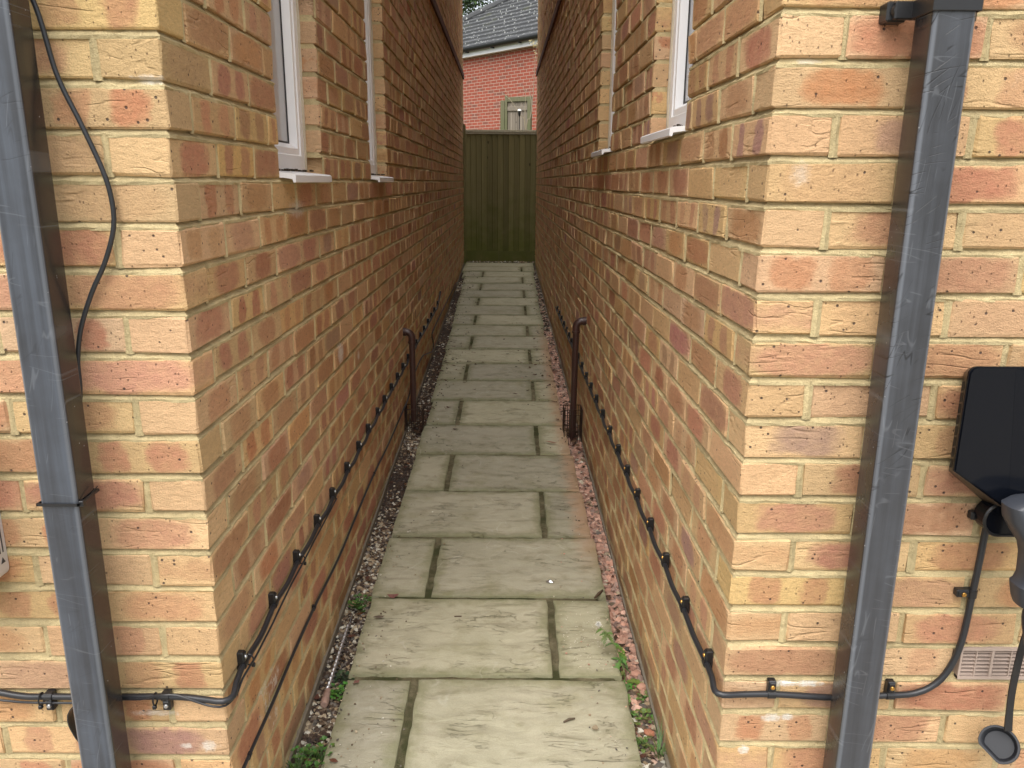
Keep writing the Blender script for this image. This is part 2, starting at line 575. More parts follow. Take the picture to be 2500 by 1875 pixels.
def mat_tiles():
    h = H('concrete roof tile')
    p = h.obj()
    n = h.noise(p, 3, 4, .7)
    sp = h.n('TexVoronoi', None, Vector=p, Scale=11.0)
    li = h.math('MULTIPLY', h.math('SUBTRACT', 1.0, h.step(sp.outputs['Distance'], .18, .34)), h.step(h.sep(sp.outputs['Color'])[0], .45, .5))
    col = h.mix(n, (.050, .052, .054), (.100, .102, .104))
    col = h.mix(h.math('MULTIPLY', li, .75), col, (.52, .53, .50))
    col = h.mix(h.math('MULTIPLY', h.step(h.noise(p, 2, 3), .55, .75), .35), col, (.13, .14, .07))
    return h.out(col, .85, h.bump(n, .004, .6), .25)


def mat_fence(name, base, green, gz):
    h = H(name)
    p = h.obj()
    cc = h.attr('cc', 2)
    o = h.sep(p)
    gr = h.noise(h.vmath('ADD', h.scale(p, (55, 55, 2.2)), h.comb(h.math('MULTIPLY', cc, 31.0), 0.0, 0.0)), 1.0, 4, .6, .4)
    col = h.mix(gr, base, tuple(c * 1.9 for c in base))
    kn = h.n('TexVoronoi', None, Vector=h.vmath('ADD', h.scale(p, (1, 1, .55)), h.comb(h.math('MULTIPLY', cc, 7.0), 0.0, 0.0)), Scale=9.0)
    km = h.math('MULTIPLY', h.math('SUBTRACT', 1.0, h.step(kn.outputs['Distance'], .07, .14)), h.step(h.sep(kn.outputs['Color'])[0], .55, .6))
    col = h.mix(h.math('MULTIPLY', km, .8), col, tuple(c * .3 for c in base))
    ag = h.math('ADD', h.math('MULTIPLY', h.math('SUBTRACT', gz, o[2]), .85), h.math('MULTIPLY', h.math('SUBTRACT', h.noise(p, 5, 4, .6), .5), 1.4))
    col = h.mix(h.math('MULTIPLY', h.step(ag, -.1, 1.0), .85), col, green)
    k = h.math('ADD', .74, h.math('MULTIPLY', cc, .42))
    col = h.mix(1.0, col, h.comb(k, k, k), 'MULTIPLY')
    return h.out(col, .85, h.bump(gr, .002, .5), .25)


def mat_upvc():
    h = H('white window plastic')
    p = h.obj()
    n = h.noise(p, 6, 4, .6)
    d = h.math('MULTIPLY', h.step(h.noise(p, 60, 4, .75), .66, .78), .5)
    col = h.mix(n, (.82, .83, .85), (.88, .88, .89))
    col = h.mix(d, col, (.33, .30, .26))
    return h.out(col, .32, None, .5)


M_BRICK = mat_brick('buff brick')
M_BAND = mat_simple('brown brick band', (.15, .085, .07), .9, 0, .3, 30, .5, .2)
M_MORTAR = mat_mortar('sandy mortar')
M_PLINTH = mat_simple('grey concrete base', (.19, .165, .125), .95, 0, .35, 45, .8, .2)
M_SLAB = mat_slab()
M_BASE = mat_pathbase()
M_GRAVEL = mat_attr('gravel stones', .75, .4, 160, .35)
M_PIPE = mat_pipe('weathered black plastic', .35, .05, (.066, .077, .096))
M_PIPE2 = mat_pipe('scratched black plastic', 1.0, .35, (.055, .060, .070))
M_CABLE = mat_simple('black cable sheath', (.020, .021, .024), .38, 0, .35, 25, .25)
M_CLIP = mat_simple('black clip plastic', (.013, .013, .014), .35, 0, .2, 60, .2)
M_BRASS = mat_simple('brass screw', (.62, .36, .10), .28, 1.0, .25, 300, .3)
M_STEEL = mat_simple('zinc screw', (.55, .56, .57), .3, 1.0, .2, 300, .3)
M_UPVC = mat_upvc()
M_GLASS = mat_simple('dark window glass', (.012, .014, .016), .03, 0, .05, 3, 0, .6)
M_PANE = mat_simple('pane with painted reflection', (.46, .48, .51), .06, 0, .04, 3, 0, .6)  # pale base colour stands for the bead's bright reflection in the glass
M_GASKET = mat_simple('black gasket', (.008, .008, .009), .5, 0, .1, 30)
M_SEAL = mat_simple('old sealant', (.50, .43, .32), .7, 0, .25, 60, .6)
M_BROWN = mat_simple('brown drain plastic', (.055, .026, .022), .36, 0, .3, 20, .2)
M_WIRE = mat_simple('rusty dark wire', (.045, .026, .017), .75, .3, .5, 90, .5)
M_FENCE = mat_fence('fence wood', (.125, .108, .048), (.085, .100, .016), 1.45)
M_OLDWOOD = mat_fence('old grey wood', (.17, .145, .115), (.16, .17, .08), 1.6)
M_GREENWOOD = mat_fence('algae green wood', (.115, .11, .065), (.12, .135, .065), 3.3)
M_RED = mat_redbrick()
M_TILE = mat_tiles()
M_WHITE = mat_simple('white board', (.78, .78, .77), .4, 0, .06, 5)
M_GUTTER = mat_simple('black gutter', (.012, .012, .013), .3, 0, .2, 10)
M_CHARGER = mat_simple('gloss black plastic', (.004, .005, .008), .16, 0, .1, 8, 0, .22)
M_CHARGER2 = mat_simple('brown black plastic', (.05, .036, .024), .45, 0, .2, 30)
M_GUN = mat_simple('dark grey moulded plastic', (.036, .040, .050), .40, 0, .12, 40, .15)
M_VENT = mat_simple('pinkish vent plastic', (.40, .31, .255), .6, 0, .25, 30, .3)
M_DARK = mat_simple('dark void', (.01, .009, .008), .9, 0, .1, 5)
M_LEAF = mat_attr('green leaf', .55, .2, 60, .35)
M_TWIG = mat_attr('dead plant matter', .85, .6, 200, .2)
M_BARK = mat_simple('bark', (.045, .034, .024), .95, 0, .4, 20, 1.0, .2)
M_SHRUB = mat_simple('pale bare stem', (.30, .25, .17), .8, 0, .3, 20, .5)
M_BOX = mat_simple('off white enclosure', (.66, .63, .62), .5, 0, .06, 20)
M_PRINT = mat_simple('dark print', (.05, .05, .055), .7, 0, .1, 30)
M_LOGO = mat_simple('white logo print', (.8, .8, .8), .5, 0, .02, 30)

# ------------------------------------------------------------------ the two brick houses
TEMPL = np.array(cbox((0, 0, 0), (1, 1, 1), .1)[0])   # only for the face list
BR_FACES = list(CB_F)
JIT = .0013


class Wall:
    """bricks and mortar of one house in one mesh: material 0 brick, 1 mortar"""
    def __init__(s):
        s.V = []; s.at = {k: [] for k in ('pa', 'pb', 'pc', 'bc', 'rc')}; s.sd = []
        s.F = []; s.M = []; s.n = 0

    def brick(s, map_, u0, u1, z0, z1, dep, far=False):
        ch = .0025 + RNG.random() * .0022
        vs, _ = cbox((u0, -dep, z0), (u1, 0, z1), ch)
        vs = np.array(vs)
        loc = vs - np.array([(u0 + u1) / 2, -dep / 2, (z0 + z1) / 2])
        vs = vs + RNG.normal(0, JIT, vs.shape)
        vs[:, 1] += RNG.normal(0, .0012)
        vs = np.array([map_(a, b, c) for a, b, c in vs])
        s.V.append(vs)
        L = u1 - u0
        k = RNG.random()
        t = RNG.random()
        buff = np.array([.62, .408, .215]) * (1 + .07 * RNG.normal()) * np.array([1, 1 + .028 * RNG.normal(), 1 + .07 * RNG.normal()])
        red = np.array([.47, .222, .124]) * (1 + .09 * RNG.normal()) * np.array([1, 1 + .07 * RNG.normal(), 1 + .12 * RNG.normal()])
        st = .60 + .38 * RNG.random()
        if k < .17:    b, c = (0, L * .50, st), (0, .01, 0)                       # red nearly all over
        elif k < .55:  b, c = (RNG.normal() * .008, L * (.27 + .12 * RNG.random()), st), (0, .01, 0)
        elif k < .84:
            b = (-L * .23, L * (.10 + .07 * RNG.random()), st); c = (L * .23, L * (.10 + .07 * RNG.random()), st * (.6 + .4 * RNG.random()))
        else:          b, c = (0, L * .4, .18), (0, .01, 0)
        if t < .06: red = red * np.array([.8, .95, 1.25])
        pa = np.stack([loc[:, 0], loc[:, 2], loc[:, 1]], 1)
        s.at['pa'].append(pa)
        for kk, vv in (('pb', b), ('pc', c), ('bc', buff), ('rc', red)):
            s.at[kk].append(np.tile(np.array(vv, float), (24, 1)))
        s.sd.append(np.full(24, RNG.random() * 10))
        s.F.extend([tuple(i + s.n for i in f) for f in BR_FACES]); s.M.extend([0] * len(BR_FACES))
        s.n += 24

    def raw(s, vs, fs, mi):
        vs = np.array(vs, float)
        s.V.append(vs); n = len(vs)
        for kk in s.at: s.at[kk].append(np.zeros((n, 3)))
        s.sd.append(np.zeros(n))
        s.F.extend([tuple(i + s.n for i in f) for f in fs]); s.M.extend([mi] * len(fs))
        s.n += n

    def bed(s, map_, u0, u1, zj, step):
        """one weather-struck mortar bed between u0 and u1"""
        m = max(2, int((u1 - u0) / step) + 1)
        us = np.linspace(u0, u1, m)
        vs = []
        for u in us:
            j = RNG.normal(0, .0008, 6)
            a = mnoise.noise(Vector((u * 9, zj * 31, 3))) * .0015
            prof = [(-.10, zj + .0095), (-.0098 + j[0] + a, zj + .0095), (-.0085 + j[1] + a, zj + .0040 + j[4]), (-.0004 + j[2] + a, zj - .0040 + j[5]), (-.0012 + j[3], zj - .0095), (-.10, zj - .0095)]
            vs += [map_(min(-n_, .016) if (u0 < .01 and u == us[0]) else u, n_, z_) for n_, z_ in prof]
        fs = [(i * 6 + k, i * 6 + k + 1, (i + 1) * 6 + k + 1, (i + 1) * 6 + k) for i in range(m - 1) for k in range(5)]
        fs += [tuple(range(6)), tuple((m - 1) * 6 + k for k in range(5, -1, -1))]
        s.raw(vs, fs, 1)

    def perp(s, map_, u, z0, z1):
        n0 = -.0016 + RNG.normal(0, .0009)
        vs, fs = [], []
        zs = np.linspace(z0 - .003, z1 + .003, 4)
        for z in zs:
            d = RNG.normal(0, .0007, 2)
            vs += [map_(u - .008, n0 + d[0] - .002, z), map_(u, n0 + .0015 + d[1], z), map_(u + .008, n0 + d[0] - .002, z)]
        for i in range(3):
            fs += [(i * 3, i * 3 + 1, i * 3 + 4, i * 3 + 3), (i * 3 + 1, i * 3 + 2, i * 3 + 5, i * 3 + 4)]
        s.raw(vs, fs, 1)

    def face(s, map_, length, z0, z1, j0, openings, is_side, fine=3.0):
        kmin = int(math.floor((j0 - z1) / .075)); kmax = int(math.ceil((j0 - z0) / .075))
        for k in range(kmin, kmax):
            zt = j0 - .075 * k - .0058; zb = zt - .0634
            zm = (zt + zb) / 2
            cuts = sorted([(a, b) for (a, b, c, d) in openings if c < zm < d])
            corner_here = (k % 2 == 0) if is_side else (k % 2 != 0)
            first = .215 if corner_here else None
            # brick ends along the course
            edges = []
            u = 0.0
            if corner_here:
                edges.append((0.0, .215)); u = .225
            else:
                u = .1125
            while u < length - .03:
                e = min(u + .2145 + RNG.normal(0, .0015), length)
                edges.append((u, e)); u = e + .0105
            for (a, b) in edges:
                segs = [(a, b)]
                for (c, d) in cuts:
                    ns = []
                    for (p, q) in segs:
                        if q <= c or p >= d: ns.append((p, q)); continue
                        if p < c - .03: ns.append((p, c))
                        elif p < c: ns.append((p, c))
                        if q > d: ns.append((d, q))
                    segs = ns
                for (p, q) in segs:
                    if q - p > .012: s.brick(map_, p, q, zb, zt, .1025)
                if all(not (c - .012 < b + .0055 < d + .012) for (c, d) in cuts) and b < length - .02:
                    s.perp(map_, b + .0055, zb, zt)
            if not corner_here:
                s.perp(map_, .1075, zb, zt)
            zj = j0 - .075 * k
            jc = sorted([(a, b) for (a, b, c, d) in openings if c + .004 < zj < d - .004])
            start = .004
            spans = []
            for (a, b) in jc:
                spans.append((start, a - .003)); start = b + .003
            spans.append((start, length))
            for (a, b) in spans:
                if b - a < .02: continue
                if a < fine < b:
                    s.bed(map_, a, fine, zj, .022); s.bed(map_, fine, b, zj, .09)
                else:
                    s.bed(map_, a, b, zj, .022 if a < fine else .09)

    def build(s, name, parent):
        V = np.concatenate(s.V).astype(np.float32)
        me = bpy.data.meshes.new(name)
        me.from_pydata(V.tolist(), [], s.F)
        me.polygons.foreach_set('material_index', s.M)
        for kk, arr in s.at.items():
            a = me.attributes.new(kk, 'FLOAT_VECTOR', 'POINT')
            a.data.foreach_set('vector', np.concatenate(arr).astype(np.float32).ravel())
        a = me.attributes.new('sd', 'FLOAT', 'POINT')
        a.data.foreach_set('value', np.concatenate(s.sd).astype(np.float32))
        bm = bmesh.new(); bm.from_mesh(me)
        bmesh.ops.recalc_face_normals(bm, faces=bm.faces)
        bm.to_mesh(me); bm.free()
        me.update()
        return link_mesh(name, me, [M_BRICK, M_MORTAR, M_DARK], parent)


ZTOP = 4.75
OPEN_L = [(.642, 1.101, jL0 - .075, jL0 + .975), (1.97, 2.428, jL0 - .075, jL0 + .975)]
OPEN_R = [(.631, 1.091, jR0, jR0 + 1.05), (1.966, 2.412, jR0, jR0 + 1.05)]
HIDE_R = (.4505, .6655, jR0 - .075 * 14, jR0 - .075 * 13)


def window(side, parent, u0, u1, zb, zt, dirt):
    """frame, pane, gasket and sill of one slim white window in its reveal"""
    P = PL if side == 'L' else PR
    g = .006
    b0, b1 = u0 + g, u1 - g
    c0, c1 = zb + .028, zt - g
    fo, gl = -.050, -.080
    fr = MB()
    def ring(o0, o1, i0, i1, off_o, off_i):
        """one band of the frame between an outer and an inner rectangle"""
        vs = []
        for (a, b, c, d, off) in ((*o0, *o1, off_o), (*i0, *i1, off_i)):
            vs += [P(a, off, c), P(b, off, c), P(b, off, d), P(a, off, d)]
        fs = [(k, (k + 1) % 4, 4 + (k + 1) % 4, 4 + k) for k in range(4)]
        fr.add(vs, fs)
    W = .052
    ring((b0, b1), (c0, c1), (b0, b1), (c0, c1), -.11, fo)                                                        # outside
    ring((b0, b1), (c0, c1), (b0 + .034, b1 - .034), (c0 + .040, c1 - .034), fo, fo - .001)
    ring((b0 + .034, b1 - .034), (c0 + .040, c1 - .034), (b0 + .037, b1 - .037), (c0 + .043, c1 - .037), fo - .001, fo - .005)   # step
    ring((b0 + .037, b1 - .037), (c0 + .043, c1 - .037), (b0 + W, b1 - W), (c0 + W + .008, c1 - W), fo - .005, fo - .006)
    ring((b0 + W, b1 - W), (c0 + W + .008, c1 - W), (b0 + W + .012, b1 - W - .012), (c0 + W + .024, c1 - W - .012), fo - .006, gl)      # bead
    win = fr.build('window', M_UPVC, parent)
    ga = MB()
    e = W + .011
    for (a, b, c, d) in ((b0 + e, b0 + e + .006, c0 + e + .012, c1 - e), (b1 - e - .006, b1 - e, c0 + e + .012, c1 - e), (b0 + e, b1 - e, c0 + e + .010, c0 + e + .016)):
        vs = [P(a, gl + .0035, c), P(b, gl + .0035, c), P(b, gl + .0035, d), P(a, gl + .0035, d), P(a, gl - .004, c), P(b, gl - .004, c), P(b, gl - .004, d), P(a, gl - .004, d)]
        ga.add(vs, [(0, 1, 2, 3), (0, 4, 5, 1), (1, 5, 6, 2), (2, 6, 7, 3), (3, 7, 4, 0)])
    ga.build('gasket', M_GASKET, win)
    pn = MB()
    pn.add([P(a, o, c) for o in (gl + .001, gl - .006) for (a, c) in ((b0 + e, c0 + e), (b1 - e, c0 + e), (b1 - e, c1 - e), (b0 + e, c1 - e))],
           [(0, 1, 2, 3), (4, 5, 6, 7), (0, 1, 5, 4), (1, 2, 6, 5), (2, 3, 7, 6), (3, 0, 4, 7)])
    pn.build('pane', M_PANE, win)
    # sealant bead down the far jamb and the near jamb
    sl = MB()
    for uu in (u1 - .006, u0 + .001):
        pts = [P(uu + .002 + random.uniform(-.0015, .0015), fo + .001 + random.uniform(-.001, .002), c0 + k * .05) for k in range(int((c1 - c0) / .05) + 1)]
        sl.tube(pts, .0055, 6)
    sl.build('sealant', M_SEAL, win, smooth=True)
    # plastic sill with a nose
    si = MB()
    prof = [(-.10, zb + .024), (-.05, zb + .024), (.030, zb + .016), (.036, zb + .012), (.036, zb - .004), (.030, zb - .006), (.027, zb + .003), (.004, zb + .006), (-.10, zb + .006)]
    a0, a1 = u0 + .003, u1 - .045
    vs = [P(a0, o, z_) for o, z_ in prof] + [P(a1, o, z_) for o, z_ in prof]
    n = len(prof)
    si.add(vs, [tuple(range(n)), tuple(range(2 * n - 1, n - 1, -1))] + [(i, n + i, n + (i + 1) % n, (i + 1) % n) for i in range(n)])
    si.build('sill', M_UPVC, win)
    dr = MB()                                                              # grime lying on the inner sill
    for k in range(60):
        uu = random.uniform(u0 + .01, u1 - .01); oo = random.uniform(-.048, -.005) if random.random() < .7 else -.048
        r_ = random.uniform(.001, .0035)
        zz = zb + .024 + .002
        dr.box(tuple(P(uu, oo, zz) - Vector((r_, r_, .002))), tuple(P(uu, oo, zz) + Vector((r_, r_, r_))))
    dr.build('sill_dirt', M_BARK, win)['kind'] = 'stuff'
    # strip of mortar left under the sill
    return win


def build_house(side):
    left = side == 'L'
    sgn = -1 if left else 1
    xc = xL if left else xR
    P = PL if left else PR
    j0 = jL0 if left else jR0
    root = empty('brick_house', (xc + sgn * 3, Z + 4.6, 0),
                 'buff brick house left of the alley, with a drooping thin cable on its front' if left else
                 'buff brick house right of the alley, with a black charger on its front', 'house')
    w = Wall()
    side_map = (lambda u, n, z: P(u, n, z))
    fac_map = (lambda u, n, z: (xc + sgn * u, Z - n, z))
    w.face(side_map, ULEN, -.14, ZTOP, j0, OPEN_L if left else OPEN_R, True, 2.6)
    w.face(fac_map, 2.0, -.14, ZTOP, j0, [] if left else [HIDE_R], False, 1.0)
    # inner leaf that closes the house behind the bricks
    def q(u, off, z): return P(u, off, z)
    core = [tuple(q(.1, -.1, -.2)), tuple(q(ULEN - .05, -.1, -.2)), tuple(Vector((xc + sgn * 7, Z + ULEN - .05, -.2))), tuple(Vector((xc + sgn * 7, Z + .1, -.2)))]
    top = [(a, b, ZTOP + .05) for a, b, c in core]
    w.raw(core + top, [(0, 1, 5, 4), (1, 2, 6, 5), (2, 3, 7, 6), (3, 0, 4, 7), (4, 5, 6, 7)], 1)
    # front wall further out, back wall: plain
    w.raw([(xc + sgn * 2.0, Z, -.2), (xc + sgn * 7, Z, -.2), (xc + sgn * 7, Z, ZTOP), (xc + sgn * 2.0, Z, ZTOP)], [(0, 1, 2, 3)], 1)
    w.build('wall', root)
    # projecting band of brown bricks under the upper storey
    bd = MB()
    z0 = 2.755 if left else 2.80
    u = 0.0
    while u < ULEN:
        e = min(u + .215, ULEN)
        n0 = len(bd.v)
        bd.box((u, -.05, z0), (e, .016, z0 + .066), bev=.004)
        for i in range(n0, len(bd.v)): bd.v[i] = tuple(P(bd.v[i][0], bd.v[i][1], bd.v[i][2]))
        u = e + .004
    bd.build('string_course', M_BAND, root)
    # concrete lip at the foot of the wall, following the sloping ground
    pl = MB()
    def zb(u): return path_z(Z + u) - (.035 if left else .06)
    us = np.linspace(-.003, ULEN, 60)
    vs = []
    for u in us:
        hh = .030 + .006 * mnoise.noise(Vector((u * 3, 1, 2)))
        vs += [P(u, .006, zb(u) - .1), P(u, .006, zb(u) + hh), P(u, -.02, zb(u) + hh + .004)]
    pl.add(vs, [(i * 3 + k, i * 3 + 3 + k, i * 3 + 4 + k, i * 3 + 1 + k) for i in range(59) for k in (0, 1)])
    pl.add([(xc, Z - .005, -.2), (xc + sgn * 3, Z - .005, -.2), (xc + sgn * 3, Z - .005, .045), (xc, Z - .005, .045), (xc, Z + .02, .05), (xc + sgn * 3, Z + .02, .05)], [(0, 1, 2, 3), (3, 2, 5, 4)])
    pl.build('plinth', M_PLINTH, root)
    for i, (a, b, c, d) in enumerate(OPEN_L if left else OPEN_R):
        wn = window(side, root, a, b, c, d, i)
    # roof
    rf = MB()
    ya, yb = Z - .3, Z + ULEN + .3
    x0 = xc + sgn * .02; x1 = xc + sgn * 7.2
    ym = (ya + yb) / 2
    rf.add([(x0, ya, ZTOP + .06), (x1, ya, ZTOP + .06), (x1, ym, ZTOP + 3), (x0, ym, ZTOP + 3), (x0, yb, ZTOP + .06), (x1, yb, ZTOP + .06),
            (x0, ya, ZTOP - .02), (x1, ya, ZTOP - .02), (x0, yb, ZTOP - .02), (x1, yb, ZTOP - .02)],
           [(0, 1, 2, 3), (3, 2, 5, 4), (0, 3, 4), (1, 5, 2), (0, 6, 7, 1), (4, 5, 9, 8), (0, 4, 8, 6), (1, 7, 9, 5), (6, 8, 9, 7)])
    rf.build('roof', M_TILE, root)
    return root


house_l = build_house('L')
house_r = build_house('R')

# air brick in the right-hand house
ab = MB()
vx0, vx1 = xR + .4525, xR + .6635
vz0, vz1 = jR0 - .075 * 14 + .004, jR0 - .075 * 13 - .004
for (a, b) in ((vx0, vx0 + .004), (vx0 + .060, vx0 + .065), (vx0 + .131, vx0 + .136), (vx1 - .004, vx1)):
    ab.box((a, Z - .003, vz0), (b, Z + .05, vz1))
ab.box((vx0, Z - .004, vz1 - .005), (vx1, Z + .05, vz1 + .001))
ab.box((vx0, Z - .004, vz0 - .001), (vx1, Z + .05, vz0 + .005))
for i in range(7):
    zz = vz0 + .007 + i * (vz1 - vz0 - .014) / 6.5
    ab.add([(vx0, Z - .001, zz), (vx1, Z - .001, zz), (vx1, Z + .020, zz + .0065), (vx0, Z + .020, zz + .0065), (vx0, Z - .001, zz + .0012), (vx1, Z - .001, zz + .0012), (vx1, Z + .02, zz + .0077), (vx0, Z + .02, zz + .0077)],
           [(0, 1, 2, 3), (4, 7, 6, 5), (0, 4, 5, 1), (2, 6, 7, 3)])
for xx in (vx0 + .031, vx0 + .098, vx0 + .171):
    ab.box((xx, Z - .002, vz0), (xx + .002, Z + .015, vz1))
ab.build('air_brick', M_VENT, house_r)

# ------------------------------------------------------------------ ground and paving
def strip_sheet(name, x0, x1, ys, zf, mat, kind='structure', nx=2):
    mb = MB()
    xs = np.linspace(x0, x1, nx)
    vs = [(x, y, zf(x, y)) for y in ys for x in xs]
    fs = [(i * nx + k, i * nx + k + 1, (i + 1) * nx + k + 1, (i + 1) * nx + k) for i in range(len(ys) - 1) for k in range(nx - 1)]
    mb.add(vs, fs)
    o = mb.build(name, mat, fix=False)
    o['kind'] = kind
    return o


def gz(x, y):
    if y < 10.7: return path_z(max(y, -4)) - .095
    return path_z(10.7) - .03 + .1 * (min(y, 26) - 10.7)


hg_ = H('soil and grass')
gp = hg_.pos()
gcol = hg_.mix(hg_.step(hg_.noise(gp, 1.5, 4, .6), .4, .6), (.06, .085, .025), (.10, .08, .045))
M_GROUND = hg_.out(gcol, .95, hg_.bump(hg_.noise(gp, 30, 4, .7), .02, .7), .2)
strip_sheet('ground', -200, 200, [-200, -4, 0, 2, 6, 10.69, 10.71, 14, 20, 26, 60, 300], gz, M_GROUND)
hd = H('driveway concrete')
dp = hd.pos()
dcol = hd.mix(hd.noise(dp, 6, 4, .6), (.30, .28, .24), (.40, .375, .33))
M_DRIVE = hd.out(dcol, .9, hd.bump(hd.noise(dp, 200, 3, .7), .003, .8), .25)
strip_sheet('driveway', -9, 9, [-9, -4, 0, 1.30], lambda x, y: path_z(max(y, -4)) - .050, M_DRIVE)

# path bed (joints) and slabs
YB = [.30, .74, 1.17, 1.605, 2.037, 2.467, 2.908, 3.347, 3.789, 4.231, 4.676, 5.096, 5.522, 5.948, 6.375, 6.784, 7.217, 7.66, 8.083, 8.514, 8.952, 9.402, 9.827, 10.222, 10.60]
def edge_l(y):
    return -.484 if y < 4.3 else -.484 - .0165 * (y - 4.3)
def edge_r(y):
    return float(np.interp(y, [0, 1.7, 2.2, 3.4, 4.35, 7.2, 10.6], [.352, .347, .335, .327, .300, .272, .262]))
path = MB()
# base: mossy joints (material 1)
ys = np.arange(.30, 10.62, .03)
nx = 36
vs = []
for y in ys:
    a, b = edge_l(y) + .004, edge_r(y) - .004
    if y > 9.83: a, b = -.625, .285
    for k in range(nx):
        x = a + (b - a) * k / (nx - 1)
        zz = path_z(y) - .010 + .0035 * mnoise.noise(Vector((x * 40, y * 40, 0)))
        if k in (0, nx - 1): zz -= .05
        vs.append((x, y, zz))
path.add(vs, [(i * nx + k, i * nx + k + 1, (i + 1) * nx + k + 1, (i + 1) * nx + k) for i in range(len(ys) - 1) for k in range(nx - 1)], 1, sd=0.0, ed=0.0)
for r_i in range(len(YB) - 1):
    y0, y1 = YB[r_i], YB[r_i + 1]
    ym = (y0 + y1) / 2
    a, b = edge_l(ym) + random.uniform(-.006, .006), edge_r(ym) + random.uniform(-.006, .008)
    if y0 > 9.8: a, b = -.622, .28
    elif y0 > 9.3: a, b = -.60, .265
    if r_i % 2 == 1: xs_ = -.277 - .010 * max(0, ym - 1.8)
    else: xs_ = .139 - .004 * max(0, ym - 5)
    spans = [(a, xs_ - .0085), (xs_ + .0085, b)]
    if r_i == len(YB) - 2: spans = [(a, b)]
    for (sa, sb) in spans:
        seed = random.uniform(0, 50)
        st = .011 if y0 < 3.0 else (.016 if y0 < 5.2 else .03)
        ya_, yb_ = y0 + .0075, y1 - .0075
        n1 = max(3, int((sb - sa) / st)); n2 = max(3, int((yb_ - ya_) / st))
        tilt = (random.uniform(-.004, .004), random.uniform(-.004, .004)); lift = random.uniform(-.0015, .0025)
        xs = [sa, sa + .004] + [sa + .010 + (sb - sa - .02) * k / n1 for k in range(n1 + 1)] + [sb - .004, sb]
        yy = [ya_, ya_ + .004] + [ya_ + .010 + (yb_ - ya_ - .02) * k / n2 for k in range(n2 + 1)] + [yb_ - .004, yb_]
        NX, NY = len(xs), len(yy)
        vs, eds = [], []
        for j, y in enumerate(yy):
            for i, x in enumerate(xs):
                wob = .004 * mnoise.noise(Vector((y * 16, seed, 1))) if i in (0, 1, NX - 1, NX - 2) else 0
                woy = .0035 * mnoise.noise(Vector((x * 16, seed, 5))) if j in (0, 1, NY - 1, NY - 2) else 0
                hgt = .0045 * mnoise.fractal(Vector((x * 4 + seed, y * 11, seed)), 1.0, 2.0, 4) + .002 * mnoise.noise(Vector((x * 3, y * 5 + seed, 2)))
                rid = abs(mnoise.noise(Vector((x * 5 + seed, y * 17, 9 + seed))))
                hgt -= .0028 * max(0, .16 - rid) / .16
                de = min(i, NX - 1 - i, j, NY - 1 - j)
                if de == 0: z = path_z(y) - .022
                elif de == 1: z = path_z(y) - .003 + hgt * .5
                else: z = path_z(y) + hgt
                z += lift + tilt[0] * (x - (sa + sb) / 2) + tilt[1] * (y - ym)
                vs.append((x + wob, y + woy, z))
                dd = min(x - sa, sb - x, y - ya_, yb_ - y)
                eds.append(max(0.0, 1 - dd / .10))
        nb = len(path.v)
        path.add(vs, [(j * NX + i, j * NX + i + 1, (j + 1) * NX + i + 1, (j + 1) * NX + i) for j in range(NY - 1) for i in range(NX - 1)], 0, sd=seed, ed=0.0)
        path.attr['ed'][nb:] = eds
po = path.build('path', [M_SLAB, M_BASE], fix=False, smooth=True)
po['kind'] = 'structure'

# ------------------------------------------------------------------ gravel
ICO_V, ICO_F = None, None
def ico():
    global ICO_V, ICO_F
    if ICO_V is None:
        bm = bmesh.new()
        bmesh.ops.create_icosphere(bm, subdivisions=1, radius=1)
        bm.verts.ensure_lookup_table()
        ICO_V = np.array([v.co[:] for v in bm.verts]); ICO_F = [tuple(v.index for v in f.verts) for f in bm.faces]
        bm.free()
    return ICO_V, ICO_F


def stones(name, items, mat, rough=.18):
    """items: (x, y, z, size, colour, flatness); one mesh of many little stones"""
    V, F_ = ico()
    n = len(items)
    allv = np.zeros((n * 12, 3), np.float32); cc = np.zeros((n * 12, 3), np.float32)
    for k, (x, y, z, sz, c, fl) in enumerate(items):
        q = V * (1 + RNG.normal(0, rough, (12, 1)))
        q = q * np.array([1 + .35 * RNG.random(), .8 + .3 * RNG.random(), fl])
        a = RNG.random() * 6.28; b = RNG.normal(0, .35)
        ca, sa = math.cos(a), math.sin(a); cb, sb = math.cos(b), math.sin(b)
        q = q @ np.array([[cb, 0, -sb], [0, 1, 0], [sb, 0, cb]]) @ np.array([[ca, sa, 0], [-sa, ca, 0], [0, 0, 1]])
        allv[k * 12:(k + 1) * 12] = q * sz + np.array([x, y, z])
        cc[k * 12:(k + 1) * 12] = c
    fa = np.array(F_)
    faces = (fa[None] + (np.arange(n) * 12)[:, None, None]).reshape(-1, 3)
    me = bpy.data.meshes.new(name)
    me.from_pydata(allv.tolist(), [], faces.tolist())
    a = me.attributes.new('cc', 'FLOAT_VECTOR', 'POINT'); a.data.foreach_set('vector', cc.ravel())
    me.update()
    o = link_mesh(name, me, mat)
    o['kind'] = 'stuff'
    return o


